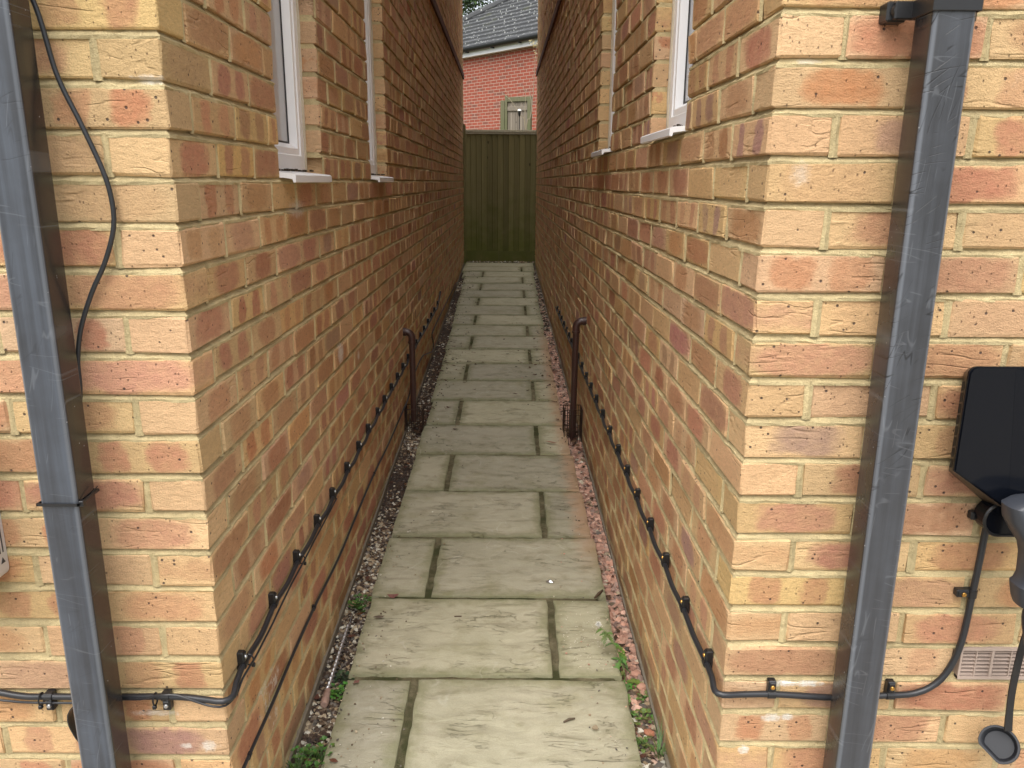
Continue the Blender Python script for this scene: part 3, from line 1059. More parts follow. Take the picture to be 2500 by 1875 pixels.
PEB = [(.50, .45, .34), (.38, .31, .21), (.21, .165, .115), (.15, .11, .075), (.28, .205, .13), (.58, .55, .46), (.11, .095, .08), (.34, .25, .15), (.18, .155, .13), (.12, .08, .05)]
REDS = [(.56, .33, .24), (.52, .29, .21), (.60, .38, .29), (.46, .27, .20), (.38, .26, .21), (.50, .34, .26)]
DARKS = [(.055, .035, .025), (.07, .045, .03), (.04, .03, .025)]
items = []
y = .9
while y < 9.9:
    u = y - Z
    xw = xL + kL * u
    wdt = edge_l(y) - xw
    dens = 1.0 if y < 3 else (.8 if y < 5 else .55)
    s0 = .0052 if y < 3.5 else (.006 if y < 6 else .0075)
    zb = path_z(y) - .035
    cnt = int(max(1, wdt / (s0 * 1.25)))
    for k in range(cnt):
        x = xw + wdt * (k + random.random()) / cnt
        dk = mnoise.noise(Vector((y * 1.3, 4, 2))) + (.35 if y > 4.3 else 0)
        c = random.choice(DARKS if random.random() < .44 + dk * .9 else PEB)
        if u < 0 and y > 1.30: pass
        s_ = s0 * random.uniform(.6, 1.75)
        edge = 1 - abs((x - xw) / wdt - .5) * 2
        items.append((x, y + random.uniform(-.004, .004), zb + random.uniform(-.004, .006) + .004 * edge, s_, c, random.uniform(.45, .8)))
    y += s0 * 1.05
stones('pebble_gravel', items, M_GRAVEL)
items = []
y = .9
while y < 10.2:
    u = y - Z
    xw = xR + kR * u
    x0 = edge_r(y) + .002
    wdt = xw - x0
    s0 = .0075 if y < 3.5 else (.0080 if y < 6 else .0085)
    zb = path_z(y) - .050
    cnt = int(max(1, wdt / (s0 * 1.25)))
    red = float(np.interp(y, [1.75, 1.98, 2.1, 4.0, 6.0, 7.0, 8], [.12, .3, 1, .95, .8, .3, .1]))
    for k in range(cnt):
        x = x0 + wdt * (k + random.random()) / cnt
        c = random.choice(REDS) if random.random() < red * .93 else random.choice(PEB if y < 4 else PEB + DARKS * 3)
        items.append((x, y + random.uniform(-.004, .004), zb + random.uniform(-.004, .009), s0 * random.choice([.5, .7, .8, 1, 1.2, 1.5, 1.9]), tuple(np.array(c) * random.uniform(.6, 1.15)), random.uniform(.35, .8)))
    y += s0 * 1.15
stones('crushed_brick_gravel', items, M_GRAVEL, .28)
# beds under the gravel
for nm, P, sg, sub in (('gravel_bed', PL, 1, .042), ('gravel_bed', PR, -1, .058)):
    mb = MB()
    us = np.linspace(-.5, ULEN, 60)
    vs = []
    for u in us:
        y = Z + u
        e = edge_l(y) + .01 if sg > 0 else edge_r(y) - .01
        vs += [tuple(P(u, -.004, path_z(y) - sub)), (e, y, path_z(y) - sub)]
    mb.add(vs, [(i * 2, i * 2 + 1, i * 2 + 3, i * 2 + 2) for i in range(59)])
    o = mb.build(nm, mat_simple('damp soil', (.055, .04, .028) if sg > 0 else (.10, .055, .038), .95, 0, .4, 60, 1.0, .2), fix=False)
    o['kind'] = 'structure'
# gravel spilled along the foot of the fence and stray stones and crumbs on the paving
items = []
for k in range(420):
    items.append((random.uniform(-.63, .29), 10.60 + random.uniform(-.03, .05), path_z(10.6) + .004 + random.uniform(0, .012), random.uniform(.006, .012), random.choice(PEB), .7))
for k in range(520):
    yy = 1.6 + 8.2 * random.random() ** 1.6
    lft = random.random() < .6
    d = abs(random.gauss(0, .09))
    x = edge_l(yy) + .01 + d if lft else edge_r(yy) - .01 - d
    c = random.choice(PEB if lft else (REDS + PEB)) if random.random() < .55 or yy < 3 else random.choice(DARKS)
    items.append((x, yy, path_z(yy) + .003, random.uniform(.0013, .0036) * (1 if yy < 4 else 1.5), c, .7))
for k in range(130):
    items.append((random.uniform(.17, .33), random.uniform(2.06, 2.45), path_z(2.25) + .004, random.uniform(.0010, .0020), (.62, .58, .45), .6))
stones('stray_grit', items, M_GRAVEL)

# leaf litter on the far half of the path (too much to count)
lit = MB()
def leaf_flat(mb, x, y, z, sz, c, curl=.25, ang=None, aspect=.55):
    a = random.uniform(0, 6.28) if ang is None else ang
    n = 5
    top = [(-1, 0), (-.45, aspect * .8), (.1, aspect), (.6, aspect * .6), (1, 0)]
    vs = []
    ph = random.uniform(0, 6)
    for (px, py) in top:
        for sgn_ in (1, -1):
            q = Vector((px * sz, py * sgn_ * sz, sz * curl * (px * px + .6 * abs(py)) + .12 * sz * math.sin(px * 3 + ph)))
            vs.append((x + q.x * math.cos(a) - q.y * math.sin(a), y + q.x * math.sin(a) + q.y * math.cos(a), z + q.z))
    fs = [(i * 2, i * 2 + 1, i * 2 + 3, i * 2 + 2) for i in range(4)]
    mb.add(vs, fs, cc=c)
DL = [(.06, .035, .02), (.09, .05, .028), (.045, .03, .02), (.12, .07, .04), (.10, .045, .03)]
for k in range(360):
    yy = random.choice([random.gauss(5.4, .35), random.uniform(4.2, 9.8), random.uniform(3.6, 10)])
    lft = random.random() < .55
    d = abs(random.gauss(0, .05)) - .05 if random.random() < .7 else abs(random.gauss(0, .14))
    x = edge_l(yy) + d if lft else edge_r(yy) - d
    x = max(min(x, .36), xL + kL * (yy - Z) + .02)
    inside = edge_l(yy) < x < edge_r(yy)
    leaf_flat(lit, x, yy, path_z(yy) + (.004 if inside else -.022), random.uniform(.007, .020), random.choice(DL), random.uniform(.1, .5))
for k in range(70):   # around the drain cages
    lx = random.random() < .6
    yy = random.gauss(4.2, .12) if lx else random.gauss(4.15, .12)
    x = xL + .015 + abs(random.gauss(0, .05)) if lx else xR - .05 - abs(random.gauss(0, .04))
    leaf_flat(lit, x, yy, path_z(yy) - .015, random.uniform(.012, .026), random.choice(DL), .4)
for k in range(110):
    yy = random.uniform(1.7, 4.0)
    lft = random.random() < .7
    x = random.uniform(xL + kL * (yy - Z) + .012, edge_l(yy) + .01) if lft else random.uniform(edge_r(yy), xR - .03)
    leaf_flat(lit, x, yy, path_z(yy) - (.020 if lft else .034), random.uniform(.006, .016), random.choice(DL + [(.16, .08, .04)]), random.uniform(.1, .5))
lo = lit.build('leaf_litter', M_TWIG, fix=False)
lo['kind'] = 'stuff'

# ------------------------------------------------------------------ downpipes
def downpipe(x0, x1, label, tie, bracket):
    y0, y1 = 1.2475, 1.3125
    root = empty('downpipe', ((x0 + x1) / 2, (y0 + y1) / 2, 0), label, 'downpipe', 'square downpipes on the house fronts')
    mb = MB()
    c = .010
    out = []
    for (cx, cy, a0) in ((x1 - c, y1 - c, 0), (x0 + c, y1 - c, 90), (x0 + c, y0 + c, 180), (x1 - c, y0 + c, 270)):
        for k in range(5):
            a = R(a0 + k * 22.5)
            out.append((cx + c * math.cos(a), cy + c * math.sin(a)))
    mb.prism(out, 'z', -.04, 4.72)
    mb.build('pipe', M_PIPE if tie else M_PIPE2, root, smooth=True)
    if tie:
        t = MB()
        zt = .962
        g = .0022
        ring = [(x0 - g, y0 - g), (x1 + g, y0 - g), (x1 + g, y1 + g), (x0 - g, y1 + g)]
        for i in range(4):
            (ax, ay), (bx, by) = ring[i], ring[(i + 1) % 4]
            lo_ = (min(ax, bx) - .001, min(ay, by) - .001, zt - .0024); hi_ = (max(ax, bx) + .001, max(ay, by) + .001, zt + .0024)
            t.box(lo_, hi_)
        t.box((x1 + .001, y0 + .002, zt - .005), (x1 + .009, y0 + .012, zt + .005), bev=.001)
        t.tube([(x1 + .006, y0 + .010, zt), (x1 + .008, y0 + .03, zt + .006), (x1 + .008, y0 + .055, zt + .012)], .0010, 6)
        t.build('cable_tie', M_CLIP, root)
    if bracket:
        zb_ = 1.757
        b = MB()
        g = .003
        b.box((x0 - g, y0 - g - .001, zb_ - .012), (x1 + g, y0 - .0005, zb_ + .014), bev=.001)
        b.box((x0 - g - .001, y0 - g, zb_ - .012), (x0 - .0005, y1 + .006, zb_ + .014), bev=.001)
        b.box((x1 + .0005, y0 - g, zb_ - .012), (x1 + g + .001, y1 + .006, zb_ + .014), bev=.001)
        b.box((x0 - .030, y1 - .004, zb_ - .012), (x1 + .030, y1 + .008, zb_ + .014), bev=.002)
        for sx in (x0 - .022, x1 + .022):
            b.box((sx - .016, y1 + .006, zb_ - .014), (sx + .016, Z + .002, zb_ + .016), bev=.003)
        br = b.build('bracket', M_CLIP, root)
        for sx in (x0 - .022, x1 + .022):
            k = MB()
            k.lathe([(.0115, 0), (.0115, .004), (.009, .008), (.0, .009)], Matrix.Translation((sx, y1 + .006, zb_ + .001)) @ Matrix.Rotation(R(90), 4, 'X'), 14)
            k.build('screw_cap', M_CLIP, br, smooth=True)
    return root


downpipe(-.803, -.738, 'grey weathered square downpipe with a cable tie round it, left of the alley', True, False)
downpipe(.6135, .678, 'scratched square downpipe with a clamp bracket near its top, between the alley and the charger', False, True)

# ------------------------------------------------------------------ cables and clips
def cable(name, pts, r, label, cat='cable', step=.012, seg=10, m=None):
    mb = MB()
    mb.tube(smooth_path(pts, step), r, seg)
    o = mb.build(name, m or M_CABLE, smooth=True)
    return tag(o, label, cat)


RC = .0062
def sagged(P, clips, off, z, sag):
    out = []
    for i, u in enumerate(clips):
        out.append(P(u, off, z[i] if isinstance(z, list) else z))
        if i < len(clips) - 1:
            out.append(P((u + clips[i + 1]) / 2, off + random.uniform(0, .003), (z[i] if isinstance(z, list) else z) - random.uniform(.3, 1) * sag))
    return out


cl_u = [.087, .313, .53, .761, .969, 1.203, 1.427, 1.637, 1.87, 2.072, 2.294, 2.513, 2.73, 2.95, 3.16, 3.368, 3.606, 3.847, 4.122, 4.375, 4.625, 4.9]
cl_z = [.529] + [.535 + .0015 * math.sin(k) for k in range(1, 21)] + [.545]
pts = [PF(-1.35, .012, .70), PF(-1.15, .012, .60), PF(-1.04, .012, .545), PF(-.985, .012, .5285), PF(-.94, .012, .521), PF(-.897, .012, .5215), PF(-.80, .012, .521), PF(-.67, .012, .523), PF(-.615, .013, .5205),
       PF(-.580, .018, .5195), Vector((-.556, Z - .0205, .519)), Vector((-.5415, Z - .004, .519)), PL(.03, .014, .521)] + sagged(PL, cl_u, .012, cl_z, .007) + [PL(5.0, .012, .56), PL(5.06, .014, .585), PL(5.09, .018, .625)]
cable('cable', pts, RC, 'thick black cable from the left front round onto the left alley wall')
cr_u = [.086, .299, .522, .741, .964, 1.177, 1.392, 1.619, 1.852, 2.09, 2.311, 2.525, 2.755, 2.99, 3.21, 3.416, 3.61, 3.805, 4.03, 4.256, 4.48, 4.698]
pts = [PR(4.86, .012, .537)] + list(reversed(sagged(PR, cr_u, .012, .540, .006))) + [PR(.035, .013, .540), Vector((xR - .0185, Z - .006, .540)), Vector((xR - .006, Z - .0195, .540)),
       PF(.447, .0145, .5375), PF(.51, .012, .537), PF(.58, .012, .533), PF(.635, .012, .530), PF(.70, .012, .533), PF(.742, .012, .5365), PF(.775, .012, .538), PF(.806, .012, .5475), PF(.835, .012, .572),
       PF(.854, .012, .612), PF(.863, .013, .66), PF(.866, .013, .707), PF(.868, .013, .757), PF(.870, .014, .82), PF(.871, .015, .88), PF(.871, .02, .94), PF(.872, .03, .985)]
cable('cable', pts, RC, 'thick black cable from the charger round onto the right alley wall')


def clip_proto(screw_mat, name='cable_clip'):
    """saddle over the cable with a block and a screw; x along the cable, y towards the block, z out of the wall; origin on the wall behind the cable"""
    mb = MB()
    r = RC + .0024
    prof = []
    for k in range(9):
        a = math.pi * k / 8
        prof.append((math.cos(a) * r, .0118 + math.sin(a) * r * .98))
    prof = [(r, 0)] + prof + [(-r, 0)]
    mb.prism([(p[0], p[1]) for p in prof], 'x', -.0075, .0075)
    n0 = len(mb.v)
    mb.box((-.0078, .0065, 0), (.0078, .030, .0150), bev=.002)
    mb.box((-.0060, .0085, .0148), (.0060, .0275, .0172), bev=.001)
    o = mb.build(name, M_CLIP, smooth=False)
    k = MB()
    k.lathe([(.0046, 0), (.0046, .0012), (.0036, .0024), (.0001, .0028)], Matrix.Translation((0, .0180, .0170)), 12)
    k.box((-.0026, .0175, .0192), (.0026, .0185, .0201)); k.box((-.0005, .0154, .0192), (.0005, .0206, .0201))
    s = k.build('screw', screw_mat, o, smooth=True)
    return o


def frame_at(origin, x, y):
    x = Vector(x).normalized(); y = Vector(y).normalized(); zz = x.cross(y).normalized(); y = zz.cross(x)
    return Matrix(((x.x, y.x, zz.x, origin.x), (x.y, y.y, zz.y, origin.y), (x.z, y.z, zz.z, origin.z), (0, 0, 0, 1)))


ORD = ['first', 'second', 'third', 'fourth', 'fifth', 'sixth', 'seventh', 'eighth', 'ninth', 'tenth', 'eleventh', 'twelfth', 'thirteenth', 'fourteenth', 'fifteenth', 'sixteenth', 'seventeenth', 'eighteenth', 'nineteenth',
       'twentieth', 'twenty-first', 'twenty-second', 'twenty-third']
proto = None
gL = 'clips holding the left cable'
for i, u in enumerate(cl_u):
    M = frame_at(PL(u, .0, cl_z[i]), (kL, 1, 0), (0, 0, 1))
    lab = 'black cable clip on the left alley wall, %s one in from the corner' % ORD[i]
    if proto is None:
        proto = clip_proto(M_STEEL); proto.matrix_world = M; tag(proto, lab, 'cable clip', gL)
    else: copy_tree(proto, M, lab, gL)
for x, z_, lab in ((-.897, .5215, 'black cable clip with a zinc screw on the left front, outside the downpipe'), (-.669, .523, 'black cable clip with a zinc screw on the left front, between downpipe and corner')):
    copy_tree(proto, frame_at(PF(x, 0, z_), (-1, 0, 0), (0, 0, -1)), lab, gL)
proto_b = None
gR = 'clips holding the right cable'
for i, u in enumerate(cr_u):
    M = frame_at(PR(u, .0, .540), (-kR, -1, 0), (0, 0, 1))
    lab = 'black cable clip on the right alley wall, %s one in from the corner' % ORD[i]
    if proto_b is None:
        proto_b = clip_proto(M_BRASS); proto_b.matrix_world = M; tag(proto_b, lab, 'cable clip', gR)
    else: copy_tree(proto_b, M, lab, gR)
for x, z_, xd, yd, lab in ((.510, .537, (1, 0, 0), (0, 0, 1), 'black clip with a brass screw on the right front, between corner and downpipe'),
                           (.741, .5365, (1, 0, 0), (0, 0, 1), 'black clip with a brass screw touching the right downpipe, under the charger'),
                           (.868, .757, (0, 0, 1), (-1, 0, 0), 'black clip with a brass screw halfway up the cable to the charger'),
                           (.871, .914, (0, 0, 1), (-1, 0, 0), 'topmost black clip with a brass screw, just under the charger')):
    copy_tree(proto_b, frame_at(PF(x, 0, z_), xd, yd), lab, gR)

# thin signal cable tied to the left cable
r2 = .0024
pts = [PF(-1.3, .010, .655), PF(-1.12, .010, .565), PF(-1.02, .012, .520), PF(-.97, .012, .510), PF(-.93, .014, .509), PF(-.885, .014, .5085), PF(-.82, .012, .508), PF(-.76, .014, .517), PF(-.715, .0205, .523), PF(-.69, .0205, .529),
       PF(-.668, .0235, .534), PF(-.645, .0205, .532), PF(-.62, .0215, .524), PF(-.598, .019, .513), PF(-.575, .021, .508), Vector((-.552, Z - .018, .508)), Vector((-.541, Z + .01, .512)), PL(.05, .020, .5185), PL(.085, .0215, .5195),
       PL(.14, .0205, .514), PL(.2, .019, .512), PL(.26, .0205, .516), PL(.32, .0215, .522), PL(.43, .019, .522), PL(.53, .0215, .526), PL(.70, .018, .522), PL(.76, .021, .527), PL(.97, .0205, .527)]
cable('thin_cable', pts, r2, 'thin black wire tied under the thick cable at the left corner', 'cable', .01, 7)
for P, x, z_, ax, lab in ((PF, -.912, .517, 0, 'black cable tie on the left front, outside the downpipe'), (PF, -.690, .518, 0, 'black cable tie beside the clip between left downpipe and corner'),
                          (PL, .114, .522, 1, 'black cable tie just past the first clip inside the left alley wall'), (PL, .555, .529, 1, 'black cable tie just past the third clip inside the left alley wall')):
    ties = MB()
    ctr = P(x, .0135, z_)
    pts_ = []
    for k in range(17):
        a = 2 * math.pi * k / 16
        d1 = Vector((0, -1, 0)) if ax == 0 else Vector((1, 0, 0))
        pts_.append(ctr + d1 * math.cos(a) * .0098 + Vector((0, 0, 1)) * math.sin(a) * .0125)
    ties.tube(pts_, .0017, 6, cap=False)
    hd_ = ctr + (Vector((0, -.006, -.0135)) if ax == 0 else Vector((.009, .0, -.0125)))
    ties.box(tuple(hd_ - Vector((.0035, .0035, .004))), tuple(hd_ + Vector((.0035, .0035, .004))), bev=.001)
    tag(ties.build('cable_tie', M_CLIP), lab, 'cable tie', 'ties binding the thin wire to the left cable')

# lower thin cable on the left wall
pts = [PL(-.05, .006, .300), PL(.056, .006, .3065), PL(.268, .006, .307), PL(.462, .006, .314), PL(.683, .006, .313), PL(.809, .006, .307), PL(1.036, .006, .298), PL(1.386, .006, .309), PL(1.747, .006, .315),
       PL(2.128, .006, .305), PL(2.656, .006, .309), PL(2.932, .006, .314), PL(3.1, .006, .35), PL(3.309, .006, .380), PL(3.718, .006, .380), PL(4.05, .010, .33), PL(4.33, .014, .285), PL(4.42, .014, .30), PL(4.42, .012, .35), PL(4.40, .008, .40),
       PL(4.9, .006, .412), PL(6.3, .006, .412), PL(7.4, .006, .412)]
cable('thin_cable', pts, .0042, 'thin black cable low on the left alley wall, below the clipped one', 'cable', .02, 8)
pcl = None
for u, z_, lab in ((.089, .307, 'nearest small nail clip on the low thin cable of the left wall'), (.683, .3135, 'middle small nail clip on the low thin cable of the left wall'), (1.747, .3155, 'farthest small nail clip on the low thin cable of the left wall')):
    M = frame_at(PL(u, .0, z_), (kL, 1, 0), (0, 0, 1))
    if pcl is None:
        mb = MB()
        mb.prism([(.0056, 0)] + [(math.cos(math.pi * k / 6) * .0056, .0065 + math.sin(math.pi * k / 6) * .005) for k in range(7)] + [(-.0056, 0)], 'x', -.0045, .0045)
        mb.lathe([(.0042, 0), (.0042, .007), (.0001, .0085)], Matrix.Translation((0, -.0085, 0)), 8)
        pcl = mb.build('nail_clip', M_CLIP); pcl.matrix_world = M; tag(pcl, lab, 'cable clip', 'nail clips on the low thin cable')
    else: copy_tree(pcl, M, lab)

# loose cable arching over the left front, and the loop behind the downpipe
pts = [PF(-.79, .02, 1.86), PF(-.745, .018, 1.767), PF(-.724, .016, 1.66), PF(-.696, .014, 1.585), PF(-.671, .012, 1.513), PF(-.663, .010, 1.465), PF(-.6655, .010, 1.42), PF(-.686, .012, 1.363), PF(-.713, .014, 1.313), PF(-.738, .018, 1.25), PF(-.747, .024, 1.195), PF(-.749, .026, 1.14), PF(-.765, .027, 1.05), PF(-.775, .027, .95)]
cable('loose_cable', pts, .0042, 'loose thin black cable bowing away from the left downpipe', 'cable')
pts = [PF(-.79, .020, .545), PF(-.815, .022, .535), PF(-.845, .024, .508), PF(-.852, .024, .487), PF(-.848, .024, .462), PF(-.832, .024, .430), PF(-.80, .020, .40), PF(-.77, .018, .40)]
mb = MB()
sp_ = smooth_path(pts, .008)
vs = []
for p in sp_:
    vs += [p + Vector((0, -.012, 0)), p + Vector((0, .008, 0))]
mb.add(vs + [Vector(v) + Vector((-.002, 0, 0)) for v in vs], [(i * 2, i * 2 + 1, i * 2 + 3, i * 2 + 2) for i in range(len(sp_) - 1)] + [(i * 2 + len(vs), i * 2 + 2 + len(vs), i * 2 + 3 + len(vs), i * 2 + 1 + len(vs)) for i in range(len(sp_) - 1)]
       + [(i * 2, i * 2 + 2, i * 2 + 2 + len(vs), i * 2 + len(vs)) for i in range(len(sp_) - 1)])
tag(mb.build('cable_loop', M_CABLE, smooth=True), 'flat black cable loop poking out behind the left downpipe', 'cable')

# ------------------------------------------------------------------ meter box at the left edge
bx = empty('meter_box', (-1.05, 1.3, .78), 'off white electrical box with printed label at the left edge', 'electrical box')
mb = MB()
rr = .016
x0, x1, z0, z1 = -1.18, -.941, .778, 1.12
out = []
for (cx, cz, a0) in ((x1 - rr, z1 - rr, 0), (x0 + rr, z1 - rr, 90), (x0 + rr, z0 + rr, 180), (x1 - rr, z0 + rr, 270)):
    for k in range(5):
        a = R(a0 + k * 22.5)
        out.append((cx + rr * math.cos(a), cz + rr * math.sin(a)))
mb.prism(out, 'y', 1.245, Z)
body = mb.build('enclosure', M_BOX, bx, smooth=True)
mb = MB()
for j in range(8):            # lines of print run up the label on the side of the box
    y = Z - .010 - j * .0085
    z = .828
    while z < 1.08:
        L = random.uniform(.03, .09)
        mb.box((x1 - .0002, y - .0014, z), (x1 + .0006, y + .0014, min(z + L, 1.08)))
        z += L + random.uniform(.006, .014)
mb.prism([(Z - .020, .808), (Z - .008, .808), (Z - .014, .819)], 'x', x1 - .0002, x1 + .0006)
mb.build('printed_label', M_PRINT, body)
mb = MB()
mb.lathe([(.022, 0), (.022, .02), (.018, .028), (.018, .05)], Matrix.Translation((-.985, 1.300, .780)) @ Matrix.Rotation(R(180), 4, 'X'), 18)
mb.build('cable_gland', M_BOX, bx, smooth=True)

# ------------------------------------------------------------------ vehicle charger
ch = empty('vehicle_charger', (.90, Z - .04, 1.0), 'gloss black vehicle charging box with vented side, on the right front', 'charger')
def hexa(cx, hw, zt, zs, zb_, bw, rr=.014):
    pts_ = []
    for (sx, a0) in ((1, 0), (-1, 90)):
        for k in range(5):
            a = R(a0 + 22.5 * k)
            pts_.append((cx + sx * (hw - rr) + rr * math.cos(a), zt - rr + rr * math.sin(a)))
    pts_ += [(cx - hw, zs), (cx - bw, zb_), (cx + bw, zb_), (cx + hw, zs)]
    return pts_
front = hexa(.905, .142, 1.207, 1.022, .955, .045)
back = hexa(.905, .112, 1.190, .998, .935, .035)
yf, yb = Z - .072, Z - .004
mb = MB()
n = len(front)
mb.add([(x, yf + .006, z) for x, z in front] + [(x, yb, z) for x, z in back], [tuple(range(2 * n - 1, n - 1, -1))] + [(i, n + i, n + (i + 1) % n, (i + 1) % n) for i in range(n)])
cb = mb.build('housing', M_CHARGER2, ch)
mb = MB()
fr2 = hexa(.905, .140, 1.205, 1.0235, .9575, .044, .013)
mb.prism(front, 'y', yf + .002, yf + .0062)
mb.prism(fr2, 'y', yf - .001, yf + .0022)
# slightly raised middle facet of the cover
mb.add([(.838, yf - .0012, 1.203), (.972, yf - .0012, 1.203), (.945, yf - .0012, .962), (.865, yf - .0012, .962), (.905, yf - .012, 1.203), (.905, yf - .012, .962)], [(0, 4, 5, 3), (4, 1, 2, 5), (0, 1, 4), (3, 5, 2)])
mb.build('cover', M_CHARGER, ch)
mb = MB()
for k in range(8):
    t0, t1 = k / 8 + .012, (k + 1) / 8 - .012
    def sp(t, d):
        zf = 1.183 - t * .158; zk = 1.166 - t * .163
        f_ = Vector((.905 - .142, yf + .006, zf)); b_ = Vector((.905 - .112, yb, zk))
        return f_.lerp(b_, d) + Vector((-.0012, -.0004, 0))
    mb.add([sp(t0, .18), sp(t1, .18), sp(t1, .86), sp(t0, .86)], [(0, 1, 2, 3)])
mb.build('vent_slots', M_DARK, ch, fix=False)
# socket holder under the box
hold = MB()
arc = [(.874 + .028 * math.cos(R(a)), .921 + .030 * math.sin(R(a))) for a in range(90, 271, 15)]
arc = [(.902, .951)] + arc + [(.905, .891), (.93, .891), (.93, .951)]
hold.prism(arc, 'y', Z - .045, Z - .012)
hold.prism([(.862, .935), (.895, .935), (.90, .975), (.866, .965)], 'y', Z - .05, Z - .004)
ho = hold.build('plug_holder', M_CHARGER, ch)
rim = MB()
rp = [(x, Z - .0455, z) for x, z in arc[1:-2]]
rim.tube(rp, .003, 6)
rim.build('holder_rim', M_CLIP, ho, smooth=True)

# plug (a thing resting in the holder)
gun = empty('charging_plug', (.885, Z - .13, .9), 'dark grey charging plug hanging in its holder under the charger', 'charging plug')
mb = MB()
cx, cy = .8975, Z - .125
rings = [(.990, .020, .026), (.987, .052, .032), (.979, .066, .035), (.955, .061, .036), (.932, .046, .034), (.912, .034, .031), (.892, .0285, .028), (.855, .027, .026), (.842, .0305, .028), (.838, .034, .031), (.830, .033, .030), (.812, .029, .027), (.800, .024, .024), (.797, .010, .010)]
vs = []
sg_ = 24
for (z, a, b) in rings:
    for k in range(sg_):
        t = 2 * math.pi * k / sg_
        c, s_ = math.cos(t), math.sin(t)
        e = .7
        vs.append((cx + a * math.copysign(abs(c) ** e, c), cy + b * math.copysign(abs(s_) ** e, s_) + (.01 if z > .93 else 0), z))
mb.add(vs, [(i * sg_ + k, i * sg_ + (k + 1) % sg_, (i + 1) * sg_ + (k + 1) % sg_, (i + 1) * sg_ + k) for i in range(len(rings) - 1) for k in range(sg_)] + [tuple(range(sg_)), tuple((len(rings) - 1) * sg_ + k for k in range(sg_))])
gb = mb.build('plug_body', M_GUN, gun, smooth=True)
mb = MB()
lc = Vector((cx - .002, cy - .0275, .965))
for k in range(20):
    a0, a1 = 2 * math.pi * k / 24 + .8, 2 * math.pi * (k + 1) / 24 + .8
    for ra in (.0062,):
        mb.add([lc + Vector((math.cos(t) * r_, 0, math.sin(t) * r_)) for t in (a0, a1) for r_ in (ra, ra - .0016)], [(0, 1, 3, 2)])
mb.add([lc + Vector(p) for p in ((-.004, 0, -.001), (-.001, 0, -.003), (.001, 0, .004), (-.0005, 0, .003))], [(0, 1, 2, 3)])
for dx, w_, hh in ((-.0075, .0014, .005), (-.0050, .0014, .005), (-.0022, .0014, .005), (.0006, .0014, .005), (.0032, .0014, .005)):
    mb.add([lc + Vector((dx, 0, -.0145)), lc + Vector((dx + w_, 0, -.0145)), lc + Vector((dx + w_, 0, -.0145 + hh)), lc + Vector((dx, 0, -.0145 + hh))], [(0, 1, 2, 3)])
mb.build('emblem', M_LOGO, gb, fix=False)
mb = MB()
mb.tube(smooth_path([(cx, cy, .80), (cx + .003, cy + .002, .76), (cx + .04, cy + .004, .66), (cx + .12, cy + .01, .58)], .01), .0085, 10)
mb.build('lead', M_CABLE, gun, smooth=True)

# dangling rubber cap
cp = empty('dust_cap', (.941, Z - .06, .467), 'grey rubber dust cap dangling on a strap below the charger', 'dust cap')
def d_out(r_, flat):
    o = []
    for k in range(32):
        a = 2 * math.pi * k / 32
        x, z = r_ * math.cos(a), r_ * math.sin(a)
        # flat side faces lower left
        d = (-x * .52 - z * .854)
        if d > flat: x += (d - flat) * .52; z += (d - flat) * .854
        o.append((x, z))
    return o
dcap = Vector((.80, 1.0, -.86)).normalized(); xcap = dcap.cross(Vector((0, 0, 1))).normalized(); zcap = xcap.cross(dcap)
MC = Matrix(((xcap.x, dcap.x, zcap.x, .935), (xcap.y, dcap.y, zcap.y, Z - .062), (xcap.z, dcap.z, zcap.z, .466), (0, 0, 0, 1)))
outer, inner, floor_ = d_out(.0345, .027), d_out(.0305, .0235), d_out(.0245, .0185)
n = 32
mb = MB()
vs = []
for ring_, yy in ((outer, .024), (outer, .001), ([(x * .985, z * .985) for x, z in outer], 0), (inner, 0), (inner, .010), ([(x * .93, z * .93) for x, z in inner], .011), (floor_, .018)):
    vs += [MC @ Vector((x, yy, z)) for x, z in ring_]
fs = [(r_ * n + k, r_ * n + (k + 1) % n, (r_ + 1) * n + (k + 1) % n, (r_ + 1) * n + k) for r_ in range(6) for k in range(n)]
fs += [tuple(range(n)), tuple(6 * n + k for k in range(n))]
mb.add(vs, fs)
mb.build('cap', mat_simple('dark rubber', (.014, .015, .019), .5, 0, .15, 60, .15), cp, smooth=True)
mb = MB()
sp_ = smooth_path([(.949, Z - .060, .495), (.9475, Z - .058, .52), (.946, Z - .055, .58), (.9445, Z - .06, .66), (.94, Z - .075, .74), (.925, Z - .095, .80)], .01)
vs = []
for i, p in enumerate(sp_):
    w_ = .0065 if i > 4 else .0075 - .001 * (i / 4)
    vs += [p + Vector((-w_, -.0015, 0)), p + Vector((w_, -.0015, 0)), p + Vector((w_, .0015, 0)), p + Vector((-w_, .0015, 0))]
mb.add(vs, [(i * 4 + k, i * 4 + (k + 1) % 4, i * 4 + 4 + (k + 1) % 4, i * 4 + 4 + k) for i in range(len(sp_) - 1) for k in range(4)] + [(0, 1, 2, 3)])
mb.build('strap', M_CLIP, cp)

